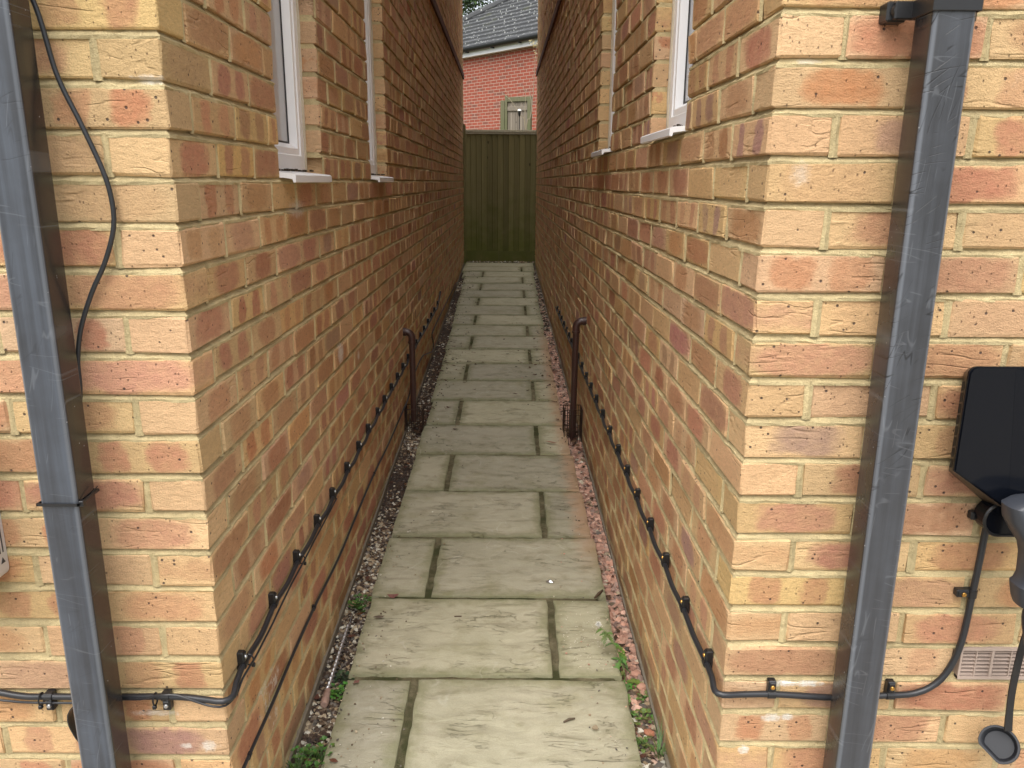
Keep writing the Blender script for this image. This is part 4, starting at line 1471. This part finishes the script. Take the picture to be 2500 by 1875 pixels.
# ------------------------------------------------------------------ waste pipes and wire guards
def waste(P, sgn, u, off, ztop, zbot, lean, label, cage_label, cz0, cz1):
    root = empty('waste_pipe', P(u, off, zbot), label, 'waste pipe', 'brown waste pipes on the alley walls')
    r_ = .0165
    mb = MB()
    mb.tube([P(u + lean, off, zbot), P(u, off, ztop - .045)], r_, 16)
    mb.build('pipe', M_BROWN, root, smooth=True)
    mb = MB()
    el = [P(u, off, ztop - .06)] + [P(u, off - .032 + .032 * math.cos(R(a)), ztop - .03 + .03 * math.sin(R(a))) for a in (0, 20, 40, 60, 80, 90)] + [P(u, -.01, ztop)]
    mb.tube(el, r_ + .0028, 16)
    mb.tube([P(u, off, ztop - .062), P(u, off, ztop - .052)], r_ + .005, 16)
    mb.tube([P(u, .016, ztop), P(u, -.002, ztop)], r_ + .006, 16)
    mb.build('elbow', M_BROWN, root, smooth=True)
    # the cage: a guard of its own, standing on the gully
    c0, c1 = .004, .098
    u0, u1 = u + lean - .052, u + lean + .05
    cg = empty('wire_guard', P(u + lean, .05, cz0), cage_label, 'wire guard', 'rusty wire guards over the gullies')
    w = MB()
    ring_ = [(u0, c0), (u0, c1), (u1, c1), (u1, c0)]
    for z_ in (cz1, cz1 - .03, (cz0 + cz1) / 2 - .01, cz0 + .01):
        pts_ = [P(a, b, z_) for a, b in ring_] + [P(*ring_[0], z_)]
        for i in range(4): w.tube([pts_[i], pts_[i + 1]], .0022 if z_ == cz1 else .0016, 5)
    for i in range(4):
        (a0, b0), (a1, b1) = ring_[i], ring_[(i + 1) % 4]
        m = 8
        for k in range(m):
            t = k / m
            p_ = P(a0 + (a1 - a0) * t, b0 + (b1 - b0) * t, cz0); q_ = P(a0 + (a1 - a0) * t, b0 + (b1 - b0) * t, cz1)
            mid = p_.lerp(q_, .5) + Vector((random.uniform(-.002, .002), random.uniform(-.002, .002), 0))
            w.tube([p_, mid, q_], .0014 if k else .0022, 5)
    w.build('mesh_cage', M_WIRE, cg, smooth=True)
    return root
waste(PL, 1, 2.83, .047, .712, .215, 0.0, 'brown waste pipe bending out of the left alley wall', 'rusty wire guard round the foot of the left waste pipe', .085, .292)
waste(PR, -1, 2.70, .050, .800, .13, .05, 'brown waste pipe bending out of the right alley wall', 'rusty wire guard round the foot of the right waste pipe', .105, .318)

# ------------------------------------------------------------------ fence that closes the alley
fy = 10.62
fn = empty('board_fence', (-.17, fy, .46), 'green stained close board fence panel across the end of the alley', 'fence')
mb = MB()
xs0, xs1 = -.615, .302
nb_ = 13
wb = (xs1 - xs0) / nb_
for i in range(nb_):
    a = xs0 + i * wb
    v_ = random.random()
    t_ = .004
    mb.add([(a, fy - .020, .60), (a + wb - .004, fy + .004, .60), (a + wb - .004, fy + .004, 2.115), (a, fy - .020, 2.115), (a, fy + .01, .60), (a + wb, fy + .01, .60), (a + wb, fy + .01, 2.115), (a, fy + .01, 2.115)],
           [(0, 1, 2, 3), (0, 3, 7, 4), (1, 5, 6, 2), (3, 2, 6, 7), (0, 4, 5, 1)], cc=v_)
mb.build('boards', M_FENCE, fn)
mb = MB(); mb.box((xs0 - .005, fy - .030, 2.112), (xs1 + .004, fy + .03, 2.142), bev=.003, cc=.5); mb.box((xs0, fy - .022, 2.09), (xs1, fy - .012, 2.112), cc=.3)
mb.build('cap_rail', mat_fence('pale cap rail', (.33, .31, .23), (.28, .29, .17), 1.9), fn)
mb = MB(); mb.box((xs0, fy - .018, .455), (-.18, fy + .012, .604), bev=.002, cc=.25); mb.box((-.178, fy - .020, .455), (xs1, fy + .012, .600), bev=.002, cc=.12)
mb.build('gravel_board', M_FENCE, fn)
for a, b, zt, tl in ((-.648, -.609, 2.215, 1), (.300, .325, 2.20, 0)):
    mb = MB()
    mb.prism([(a, .42), (b, .42), (b, zt - .03 if tl else zt), (b - .01, zt - .008 if tl else zt), (a + .004, zt), (a, zt)], 'y', fy - .05, fy + .03, cc=.35)
    mb.build('post', M_FENCE, fn)

# ------------------------------------------------------------------ the garage behind
GD = Vector((.656, -.755, 0)); GB = Vector((.755, .656, 0))
gar = empty('garage', (-1.38, 22.2, 0), 'red brick outbuilding with a grey tiled hipped roof behind the fence', 'building')
GM = Matrix(((GD.x, GB.x, 0, -1.38), (GD.y, GB.y, 0, 22.2), (0, 0, 1, 0), (0, 0, 0, 1)))
def gpart(mb, name, mat, **k):
    o = mb.build(name, mat, **k)
    o.parent = gar
    o.matrix_parent_inverse = Matrix.Translation(-gar.location)
    o.matrix_basis = GM
    return o
mb = MB(); mb.box((-4.5, .0, .8), (6.5, 5.0, 4.78))
gw = gpart(mb, 'wall', M_RED)
mb = MB()
tp = math.tan(R(32))
S0 = -4.65 + .55
ov = -.15
rows = 14
g = .30 * math.cos(R(32))
for i in range(rows):
    t0 = ov + i * g; t1 = t0 + g + .02
    za = 4.80 + (t0 - ov) * tp; zb_ = za + (t1 - t0) * tp
    l0, l1 = S0 + (t0 - ov), S0 + (t1 - ov)
    th = .060
    L2 = 6.9
    # the row as short runs so the edge is a little uneven
    k0 = l0
    while k0 < L2:
        k1 = min(k0 + .33, L2)
        dz = random.uniform(-.003, .003)
        mb.add([(k0, t0, za + th + dz), (k1, t0, za + th + dz), (k1, t1, zb_ + .006 + dz), (k0, t1, zb_ + .006 + dz), (k0, t0, za), (k1, t0, za)], [(0, 1, 2, 3), (4, 5, 1, 0)])
        k0 = k1
# the hidden slopes
T = ov + rows * g
zt_ = 4.8 + (T - ov) * tp
mb.add([(S0, ov, 4.8), (S0 + T - ov, T, zt_), (S0 + T - ov, T + .4, zt_), (S0, T * 2 + .4, 4.8), (6.9, T, zt_), (6.9, T + .4, zt_), (6.9, T * 2 + .4, 4.8)], [(0, 1, 2, 3), (2, 1, 4, 5), (3, 2, 5, 6)])
gr = gpart(mb, 'roof', M_TILE)
mb = MB()
for i in range(16):
    t = ov + i * .26
    p = Vector((S0 + (t - ov), t, 4.84 + (t - ov) * tp)); q = Vector((S0 + (t - ov) + .29, t + .29, 4.84 + (t + .29 - ov) * tp))
    mb.tube([p, q], [.125, .115], 10)
o = mb.build('hip_tiles', M_TILE)
o.parent = gr
mb = MB(); mb.box((-4.7, -.14, 4.60), (6.8, -.115, 4.80)); mb.box((-4.7, -.115, 4.60), (6.8, .02, 4.62))
gpart(mb, 'fascia', M_WHITE)
mb = MB()
prof = [(-.205 + .062 * math.cos(R(a)), 4.785 + .075 * math.sin(R(a))) for a in range(180, 361, 20)]
mb.prism([(a, b) for a, b in prof] + [(-.143, 4.80), (-.267, 4.80)], 'x', -4.8, 6.8)
go = gpart(mb, 'gutter', M_GUTTER)
for k in range(9):
    mb = MB(); mb.box((-3.6 + k * 1.02, -.235, 4.69), (-3.56 + k * 1.02, -.135, 4.75))
    o = mb.build('gutter_bracket', M_GUTTER); o.parent = go

# garden gate, lantern, bare shrub
gg = empty('garden_gate', (.05, 18, 1.2), 'old grey boarded garden gate with a green post, before the red brick wall', 'gate')
a_ = R(-22)
GG = Matrix.Translation((-.155, 18.05, 0)) @ Matrix.Rotation(a_, 4, 'Z')
mb = MB()
w0 = .49
for i in range(8):
    a = .045 + i * (w0 - .03) / 8
    mb.xbox(GG, (a, 0, 1.2), (a + (w0 - .03) / 8 - .006, .02, 3.20), cc=random.random())
mb.build('boards', M_OLDWOOD, gg)
mb = MB(); mb.xbox(GG, (.04, -.03, 3.17), (w0 + .03, .03, 3.265), bev=.004, cc=.5); mb.build('top_rail', M_GREENWOOD, gg)
mb = MB(); mb.xbox(GG, (.04, -.022, 2.98), (w0 + .01, .0, 3.07), bev=.004, cc=.5); mb.build('cross_rail', M_OLDWOOD, gg)
for a0, a1, zt in ((-.115, -.02, 3.20), (w0 + .02, w0 + .10, 3.27)):
    mb = MB(); mb.xbox(GG, (a0, -.05, 1.0), (a1, .05, zt), bev=.008, cc=.6); mb.build('post', M_GREENWOOD, gg)
mb = MB(); mb.xbox(GG, (-.018, -.03, 1.0), (.035, .03, 3.30), bev=.004, cc=.7); mb.build('frame', M_GREENWOOD, gg)

ln = empty('garden_lantern', (.114, 15, 1.0), 'small garden lantern with a white cap on a stake in front of the old gate', 'lantern')
mb = MB(); mb.lathe([(.001, 2.768), (.020, 2.766), (.033, 2.752), (.036, 2.738), (.030, 2.730)], Matrix.Translation((.114, 15, 0)), 14); mb.build('cap', M_WHITE, ln, smooth=True)
mb = MB(); mb.lathe([(.024, 2.730), (.026, 2.70), (.018, 2.655), (.008, 2.64)], Matrix.Translation((.114, 15, 0)), 12); mb.build('body', M_GUTTER, ln, smooth=True)
mb = MB(); mb.tube([(.114, 15, .85), (.114, 15, 2.65)], .006, 6); mb.build('stake', M_GUTTER, ln)

sh = MB()
def stem(pts_, r0, r1):
    p_ = smooth_path(pts_, .08)
    sh.tube(p_, [r0 + (r1 - r0) * i / (len(p_) - 1) for i in range(len(p_))], 6)
stem([(.22, 15, .9), (.225, 15, 2.42), (.10, 15.0, 2.70), (-.06, 15, 2.93), (-.19, 15, 3.03)], .011, .006)
stem([(.23, 15, .9), (.232, 15, 2.42), (.305, 14.98, 2.60), (.335, 14.97, 2.80), (.31, 14.97, 3.00)], .014, .010)
stem([(.31, 14.97, 2.62), (.345, 14.97, 2.9), (.362, 14.96, 3.1), (.372, 14.95, 3.35), (.385, 14.95, 3.6), (.405, 14.95, 3.8), (.42, 14.95, 3.9)], .007, .003)
stem([(.225, 15, 2.42), (.212, 15, 2.64), (.22, 15, 2.85), (.219, 15, 3.08)], .008, .004)
stem([(.312, 14.97, 2.98), (.318, 14.97, 3.2), (.316, 14.97, 3.3)], .004, .002)
stem([(-.05, 15, 2.92), (-.14, 15.02, 3.10), (-.22, 15.02, 3.17)], .004, .002)
stem([(.22, 15, 3.05), (.17, 15, 3.14), (.15, 15, 3.16)], .003, .002)
for bp in ((.372, 14.95, 3.8), (.40, 14.95, 3.85)):
    for k in range(4): stem([bp, (bp[0] + random.uniform(-.07, .06), 14.95, bp[2] + random.uniform(-.05, .07))], .003, .002)
shr = sh.build('bare_shrub', M_SHRUB, smooth=True)
tag(shr, 'bare shrub of thin pale stems rising behind the fence top', 'shrub')
lf = MB()
for k in range(40):
    bp = random.choice([(.31, 3.88), (.36, 3.84), (.40, 3.72), (.42, 3.85), (.41, 3.62)])
    c = Vector((bp[0] + random.uniform(-.04, .05), 14.95 + random.uniform(-.04, .04), bp[1] + random.uniform(-.04, .04)))
    d1 = Vector((random.uniform(-1, 1), random.uniform(-1, 1), random.uniform(-.6, .6))).normalized() * .022
    d2 = d1.orthogonal().normalized() * .011
    lf.add([c - d1, c + d2, c + d1, c - d2], [(0, 1, 2, 3)], cc=random.choice([(.45, .36, .13), (.38, .32, .14), (.50, .42, .22)]))
lf.build('leaves', M_LEAF, shr, fix=False)

# ------------------------------------------------------------------ trees behind the roof
def tree(loc, h, spread, label, n, seed, z0, cols, trunk_r):
    rs = random.Random(seed)
    root = empty('tree', loc, label, 'tree', 'trees behind the garage')
    mb = MB()
    base = Vector(loc)
    top = base + Vector((rs.uniform(-.3, .3), rs.uniform(-.3, .3), h * .9))
    p_ = smooth_path([base, base.lerp(top, .4) + Vector((rs.uniform(-.15, .15), 0, 0)), top], .5)
    mb.tube(p_, [trunk_r * (1 - .85 * i / (len(p_) - 1)) for i in range(len(p_))], 9)
    centres = []
    for k in range(34):
        t = .30 + .68 * rs.random()
        b = base.lerp(top, t)
        a = rs.uniform(0, 6.28)
        L = spread * (1.05 - .55 * t) * rs.uniform(.45, 1.0)
        e = b + Vector((math.cos(a) * L, math.sin(a) * L, L * rs.uniform(.05, .5)))
        mb.tube(smooth_path([b, b.lerp(e, .5) + Vector((0, 0, L * .08)), e], .4), .045 * (1.2 - t) + .012, 5)
        centres += [e, b.lerp(e, .65), b.lerp(e, .85) + Vector((rs.uniform(-.4, .4), rs.uniform(-.4, .4), rs.uniform(-.3, .3)))]
    mb.build('trunk', M_BARK, root, smooth=True)
    lf = MB()
    for k in range(n):
        c = rs.choice(centres) + Vector((rs.gauss(0, .42), rs.gauss(0, .42), rs.gauss(0, .30)))
        if c.z < z0: continue
        d1 = Vector((rs.gauss(0, 1), rs.gauss(0, 1), rs.gauss(0, .6))).normalized()
        d2 = d1.cross(Vector((rs.gauss(0, 1), rs.gauss(0, 1), rs.gauss(0, 1)))).normalized()
        s_ = rs.uniform(.035, .075)
        lf.add([c - d1 * s_, c + d2 * s_ * .55, c + d1 * s_, c - d2 * s_ * .55], [(0, 1, 2, 3)], cc=rs.choice(cols))
    lf.build('crown', M_LEAF, root, fix=False)
    return root
GC = [(.05, .095, .03), (.075, .13, .04), (.035, .065, .022), (.10, .15, .05), (.06, .10, .045)]
GC2 = [(.09, .15, .035), (.07, .12, .03), (.12, .17, .05), (.05, .09, .025)]
tree((-1.80, 29.5, 1.9), 8.6, 2.6, 'dark evergreen tree whose trunk shows at the left above the roof', 15000, 3, 4.0, GC, .17)
tree((.9, 31.5, 1.9), 8.2, 2.7, 'brighter green tree behind the tiled roof, right of the dark trunk', 12000, 5, 4.6, GC2, .2)
tree((-4.4, 33.5, 1.9), 9.0, 3.0, 'dense tree farther back, left of the dark trunk', 9000, 8, 3.5, GC, .22)

# ------------------------------------------------------------------ weeds
def leaf(mb, base, dirv, L, W_, c, droop=.3, lobes=0, up_=Vector((0, 0, 1))):
    """one small leaf, optionally lobed, growing from base along dirv"""
    d = Vector(dirv).normalized()
    s_ = d.cross(up_)
    s_ = s_.normalized() if s_.length > 1e-3 else Vector((1, 0, 0))
    n_ = 9 if lobes else 6
    vs = []
    for k in range(n_ + 1):
        t = k / n_
        w = W_ * (math.sin(math.pi * min(1, t * .92 + .06)) ** .8)
        if lobes: w *= (1.0 if k % 2 else .38)
        p = base + d * L * t + up_ * (-droop * L * t * t) 
        cup = up_ * (.18 * w)
        vs += [p - s_ * w + cup, p, p + s_ * w + cup]
    fs = []
    for k in range(n_):
        fs += [(k * 3, k * 3 + 1, k * 3 + 4, k * 3 + 3), (k * 3 + 1, k * 3 + 2, k * 3 + 5, k * 3 + 4)]
    mb.add(vs, fs, cc=tuple(x * random.uniform(.75, 1.3) for x in c))


def rosette(name, ctr, rad, n, c, label, hgt=.035, lob=True, lean=(0, 0)):
    mb = MB()
    for k in range(n):
        a = random.uniform(0, 6.28)
        r_ = rad * random.uniform(.25, 1)
        tip = Vector((math.cos(a) * r_ + lean[0], math.sin(a) * r_ + lean[1], hgt * random.uniform(.4, 1.2)))
        b = Vector(ctr) + Vector((random.uniform(-.006, .006), random.uniform(-.006, .006), 0))
        e = b + tip
        mb.tube([b, b.lerp(e, .5) + Vector((0, 0, .008)), e], .0009, 4, cap=False, cc=tuple(x * .8 for x in c))
        d = (tip + Vector((0, 0, -.01))).normalized()
        L = random.uniform(.009, .016)
        # three leaflets
        side_ = d.cross(Vector((0, 0, 1))).normalized()
        if lob:
            for q in (d, (d * .5 + side_), (d * .5 - side_)):
                leaf(mb, e, q + Vector((0, 0, random.uniform(-.2, .4))), L * .85, L * .36, c, .2)
        else:
            leaf(mb, e - tip * .4, d, L * 1.3, L * .45, c, .3)
    return tag(mb.build(name, M_LEAF, fix=False), label, 'weed', 'weeds in the gravel strips')

G1 = (.062, .130, .026)
rosette('weed', (-.537, 1.690, .030), .050, 40, G1, 'green leafy weed clump at the lower left corner of the paving', .05)
rosette('weed', (-.490, 1.735, .034), .040, 22, (.07, .145, .03), 'small spreading weed with round leaflets beside the near left slab', .035)
rosette('weed', (-.512, 2.425, .074), .042, 30, G1, 'green weed beside the far tip of the drill bit', .035)
rosette('weed', (-.497, 1.985, .052), .032, 20, (.075, .175, .03), 'small green weed beside the near end of the drill bit', .022)
rosette('weed', (-.492, 2.05, .055), .032, 26, (.035, .055, .025), 'dark wiry weed crossing the middle of the drill bit', .018)
rosette('weed', (.372, 1.915, .028), .026, 20, (.12, .18, .045), 'small green seedling in the right gravel strip, above the grass tuft', .020)
rosette('weed', (.362, 1.815, .024), .034, 22, (.13, .20, .06), 'pale variegated weed leaves at the foot of the grass tuft', .018, False)
rosette('weed', (.392, 2.005, .028), .022, 14, (.11, .165, .045), 'small seedling against the right wall below the ragged flowering weed', .018)

# groundsel-like weed with a fluffy seed head
rw = empty('flowering_weed', (.352, 2.075, .04), 'ragged weed with jagged leaves and a white seed head leaning over the right slab edge', 'weed')
mb = MB()
sp_ = smooth_path([(.350, 2.07, .03), (.346, 2.085, .07), (.333, 2.11, .11), (.314, 2.13, .145), (.292, 2.145, .170), (.272, 2.15, .183)], .008)
mb.tube(sp_, [.0022 - .0012 * i / (len(sp_) - 1) for i in range(len(sp_))], 6, cc=(.16, .22, .07))
mb.build('stem', M_LEAF, rw, smooth=True)
mb = MB()
for k in range(26):
    i = int(random.uniform(.08, .96) * (len(sp_) - 1))
    p = sp_[i]
    a = random.uniform(0, 6.28)
    t = i / (len(sp_) - 1)
    d = Vector((math.cos(a), math.sin(a) * .8 - .25, random.uniform(-.5, .35)))
    leaf(mb, p, d, random.uniform(.030, .055) * (1.15 - .6 * t), random.uniform(.008, .013) * (1.1 - .4 * t), (.105, .195, .045), random.uniform(.1, .7), 1)
for d in ((-.6, -.9, .1), (.5, -.8, .2), (.7, -.3, .4), (-.2, -1, .3), (.2, -.9, -.1), (.9, .1, .2), (-.9, -.2, .2)):
    leaf(mb, Vector((.352, 2.07, .045)), Vector(d), random.uniform(.045, .075), .016, (.10, .20, .045), .45, 1)
for b_, L in (((.322, 2.03, .075), .05), ((.345, 1.985, .066), .045), ((.332, 1.955, .060), .04)):
    leaf(mb, Vector(b_), Vector((random.uniform(-.3, .1), -1, -.15)), L, .010, (.13, .23, .05), .2, 1)
mb.build('leaves', M_LEAF, rw, fix=False)
mb = MB()
hc = Vector((.271, 2.15, .189))
for k in range(150):
    d = Vector((random.gauss(0, 1), random.gauss(0, 1), random.gauss(.3, 1))).normalized()
    mb.tube([hc, hc + d * random.uniform(.006, .012)], .00035, 3, cap=False, cc=(.75, .74, .70))
mb.build('seed_head', M_LEAF, rw, fix=False)

# grass tuft
mb = MB()
for k in range(34):
    b = Vector((.400 + random.uniform(-.008, .006), 1.77 + random.uniform(-.008, .008), .018))
    a = random.uniform(0, 6.28)
    L = random.uniform(.045, .105)
    d = Vector((math.cos(a) * .28, math.sin(a) * .28 + .1, 1)).normalized()
    vs = []
    for i in range(6):
        t = i / 5
        p = b + d * L * t + Vector((math.cos(a), math.sin(a), 0)) * .035 * t * t
        w = .0016 * (1 - t) + .0002
        s_ = Vector((-math.sin(a), math.cos(a), 0)) * w
        vs += [p - s_, p + s_]
    mb.add(vs, [(i * 2, i * 2 + 1, i * 2 + 3, i * 2 + 2) for i in range(5)], cc=tuple(x * random.uniform(.7, 1.3) for x in (.075, .14, .035)))
tag(mb.build('grass_tuft', M_LEAF, fix=False), 'tuft of long thin grass against the right wall near the bottom edge', 'grass tuft')

# ------------------------------------------------------------------ small things lying about
db = empty('drill_bit', (-.534, 2.15, .06), 'twisted steel masonry drill bit lying in the left gravel strip', 'drill bit')
A_, B_ = Vector((-.524, 1.985, .068)), Vector((-.529, 2.335, .084))
ax = (B_ - A_).normalized(); nx_ = ax.orthogonal().normalized(); bx_ = ax.cross(nx_)
mb = MB()
vs = []
NS, SG = 150, 14
for i in range(NS + 1):
    t = i / NS
    r_ = .0105 * (1 - .30 * t)
    if t > .93: r_ *= max(.12, (1 - t) / .07)
    tw = t * 2 * math.pi * 8.5
    for k in range(SG):
        a = 2 * math.pi * k / SG
        f_ = r_ * (.64 + .36 * math.cos(2 * (a - tw)))
        vs.append(A_ + ax * (B_ - A_).length * t + (nx_ * math.cos(a) + bx_ * math.sin(a)) * f_)
mb.add(vs, [(i * SG + k, i * SG + (k + 1) % SG, (i + 1) * SG + (k + 1) % SG, (i + 1) * SG + k) for i in range(NS) for k in range(SG)] + [tuple(range(SG))])
mb.build('fluted_shaft', mat_simple('worn steel', (.42, .42, .43), .38, .9, .35, 90, .4), db, smooth=True)
mb = MB()
A2 = A_ - ax * .058
pp = [A2, A2 + ax * .006, A2 + ax * .02, A2 + ax * .03, A2 + ax * .045, A_ + ax * .004]
mb.tube(pp, [.0095, .0115, .0122, .0105, .0118, .009], 14)
mb.build('shank', mat_simple('coppery dull steel', (.42, .28, .225), .5, .3, .45, 60, .4), db, smooth=True)
mb = MB(); mb.tube([B_ - ax * .01, B_ + ax * .04], .0013, 6); mb.build('thin_tip', M_STEEL, db)


def bit(name, pts_, r_, col, label, cat, seg=6):
    m = MB(); m.tube([Vector(p) for p in pts_], r_, seg, cc=col)
    return tag(m.build(name, M_TWIG, smooth=True), label, cat)
z_ = path_z
bit('twig', [(.148, 1.842, z_(1.84) + .006), (.163, 1.85, z_(1.85) + .008), (.180, 1.857, z_(1.857) + .006)], [.0022, .0034, .0022], (.10, .075, .05), 'short dark twig lying on the nearest big slab', 'twig')
bit('twig', [(.293, 2.455, z_(2.455) + .006), (.31, 2.478, z_(2.478) + .009), (.326, 2.505, z_(2.5) + .007)], [.003, .006, .003], (.085, .055, .035), 'dark curled twig at a slab joint beside the red gravel', 'twig')
bit('twig', [(-.184, 2.34, z_(2.34) + .005), (-.160, 2.341, z_(2.34) + .005)], [.0022, .0026], (.09, .06, .04), 'thin straight twig on the middle of the second slab', 'twig')
mb = MB(); mb.lathe([(.0001, -.001), (.010, .0), (.013, .004), (.010, .007), (.0001, .008)], Matrix.Translation((-.541, 2.43, z_(2.43) - .012)) @ Matrix.Rotation(R(25), 4, 'Y') @ Matrix.Scale(1.25, 4, (0, 1, 0)), 12, cc=(.46, .33, .20))
tag(mb.build('stone', M_GRAVEL, smooth=True), 'large smooth tan stone against the left wall beside the weed', 'stone')
mb = MB(); leaf_flat(mb, .231, 1.819, z_(1.819) + .005, .011, (.25, .20, .13), .3, 1.2, .8)
tag(mb.build('dead_leaf', M_TWIG, fix=False), 'small round tan dead leaf on the nearest slab', 'leaf')
mb = MB(); leaf_flat(mb, -.445, 1.699, z_(1.699) + .004, .013, (.12, .05, .03), .2, -.3, .5)
tag(mb.build('dead_leaf', M_TWIG, fix=False), 'brown pointed dead leaf beside the near left weed', 'leaf')
mb = MB(); leaf_flat(mb, -.445, 2.006, z_(2.006) + .004, .010, (.20, .10, .08), .2, .9, .8)
tag(mb.build('dead_leaf', M_TWIG, fix=False), 'round reddish dead leaf near the drill bit shank', 'leaf')
mb = MB(); leaf_flat(mb, .212, 3.935, z_(3.935) + .006, .034, (.24, .11, .06), .35, -.15, .28)
tag(mb.build('dead_leaf', M_TWIG, fix=False), 'long curled orange brown leaf on the slab below the right wire guard', 'leaf')
mb = MB(); leaf_flat(mb, -.433, 2.329, z_(2.329) + .006, .020, (.12, .09, .065), .35, .3, .4)
tag(mb.build('dead_leaf', M_TWIG, fix=False), 'grey brown curled leaf on the slab beside the weed and stone', 'leaf')
mb = MB(); leaf_flat(mb, -.405, 2.46, z_(2.46) + .005, .022, (.22, .10, .085), .25, .1, .6)
tag(mb.build('dead_leaf', M_TWIG, fix=False), 'dull red dead leaf across the joint at the second row of slabs', 'leaf')
mb = MB()
cen = Vector((.143, 2.559, z_(2.559) + .006))
vs = [cen + Vector((.013 * math.cos(a) * random.uniform(.7, 1.2), .010 * math.sin(a) * random.uniform(.7, 1.2), random.uniform(-.002, .004))) for a in [k * .785 for k in range(8)]] + [cen + Vector((0, 0, .007))]
mb.add(vs, [(k, (k + 1) % 8, 8) for k in range(8)])
tag(mb.build('foil_scrap', mat_simple('crumpled foil', (.6, .64, .7), .25, .9, .2, 200, .4), fix=False), 'crumpled scrap of silver foil on the third slab row', 'litter')
for (x, y, zz, s_, c, lab) in ((.384, 2.10, -.034, .020, (.46, .25, .18), 'flat piece of broken pink brick in the red gravel, beside the weed'), (.392, 2.045, -.034, .017, (.48, .27, .19), 'round piece of broken pink brick just below the flatter one'),
                               (.382, 1.85, -.032, .018, (.40, .17, .10), 'rough orange red brick lump among pale pebbles at the lower right')):
    V_, F_ = ico()
    q = V_ * (1 + RNG.normal(0, .14, (12, 1))) * np.array([s_, s_ * .9, s_ * .45]) + np.array([x, y, path_z(y) + zz])
    mb = MB(); mb.add(q.tolist(), F_, cc=c)
    tag(mb.build('brick_fragment', M_GRAVEL), lab, 'brick fragment')
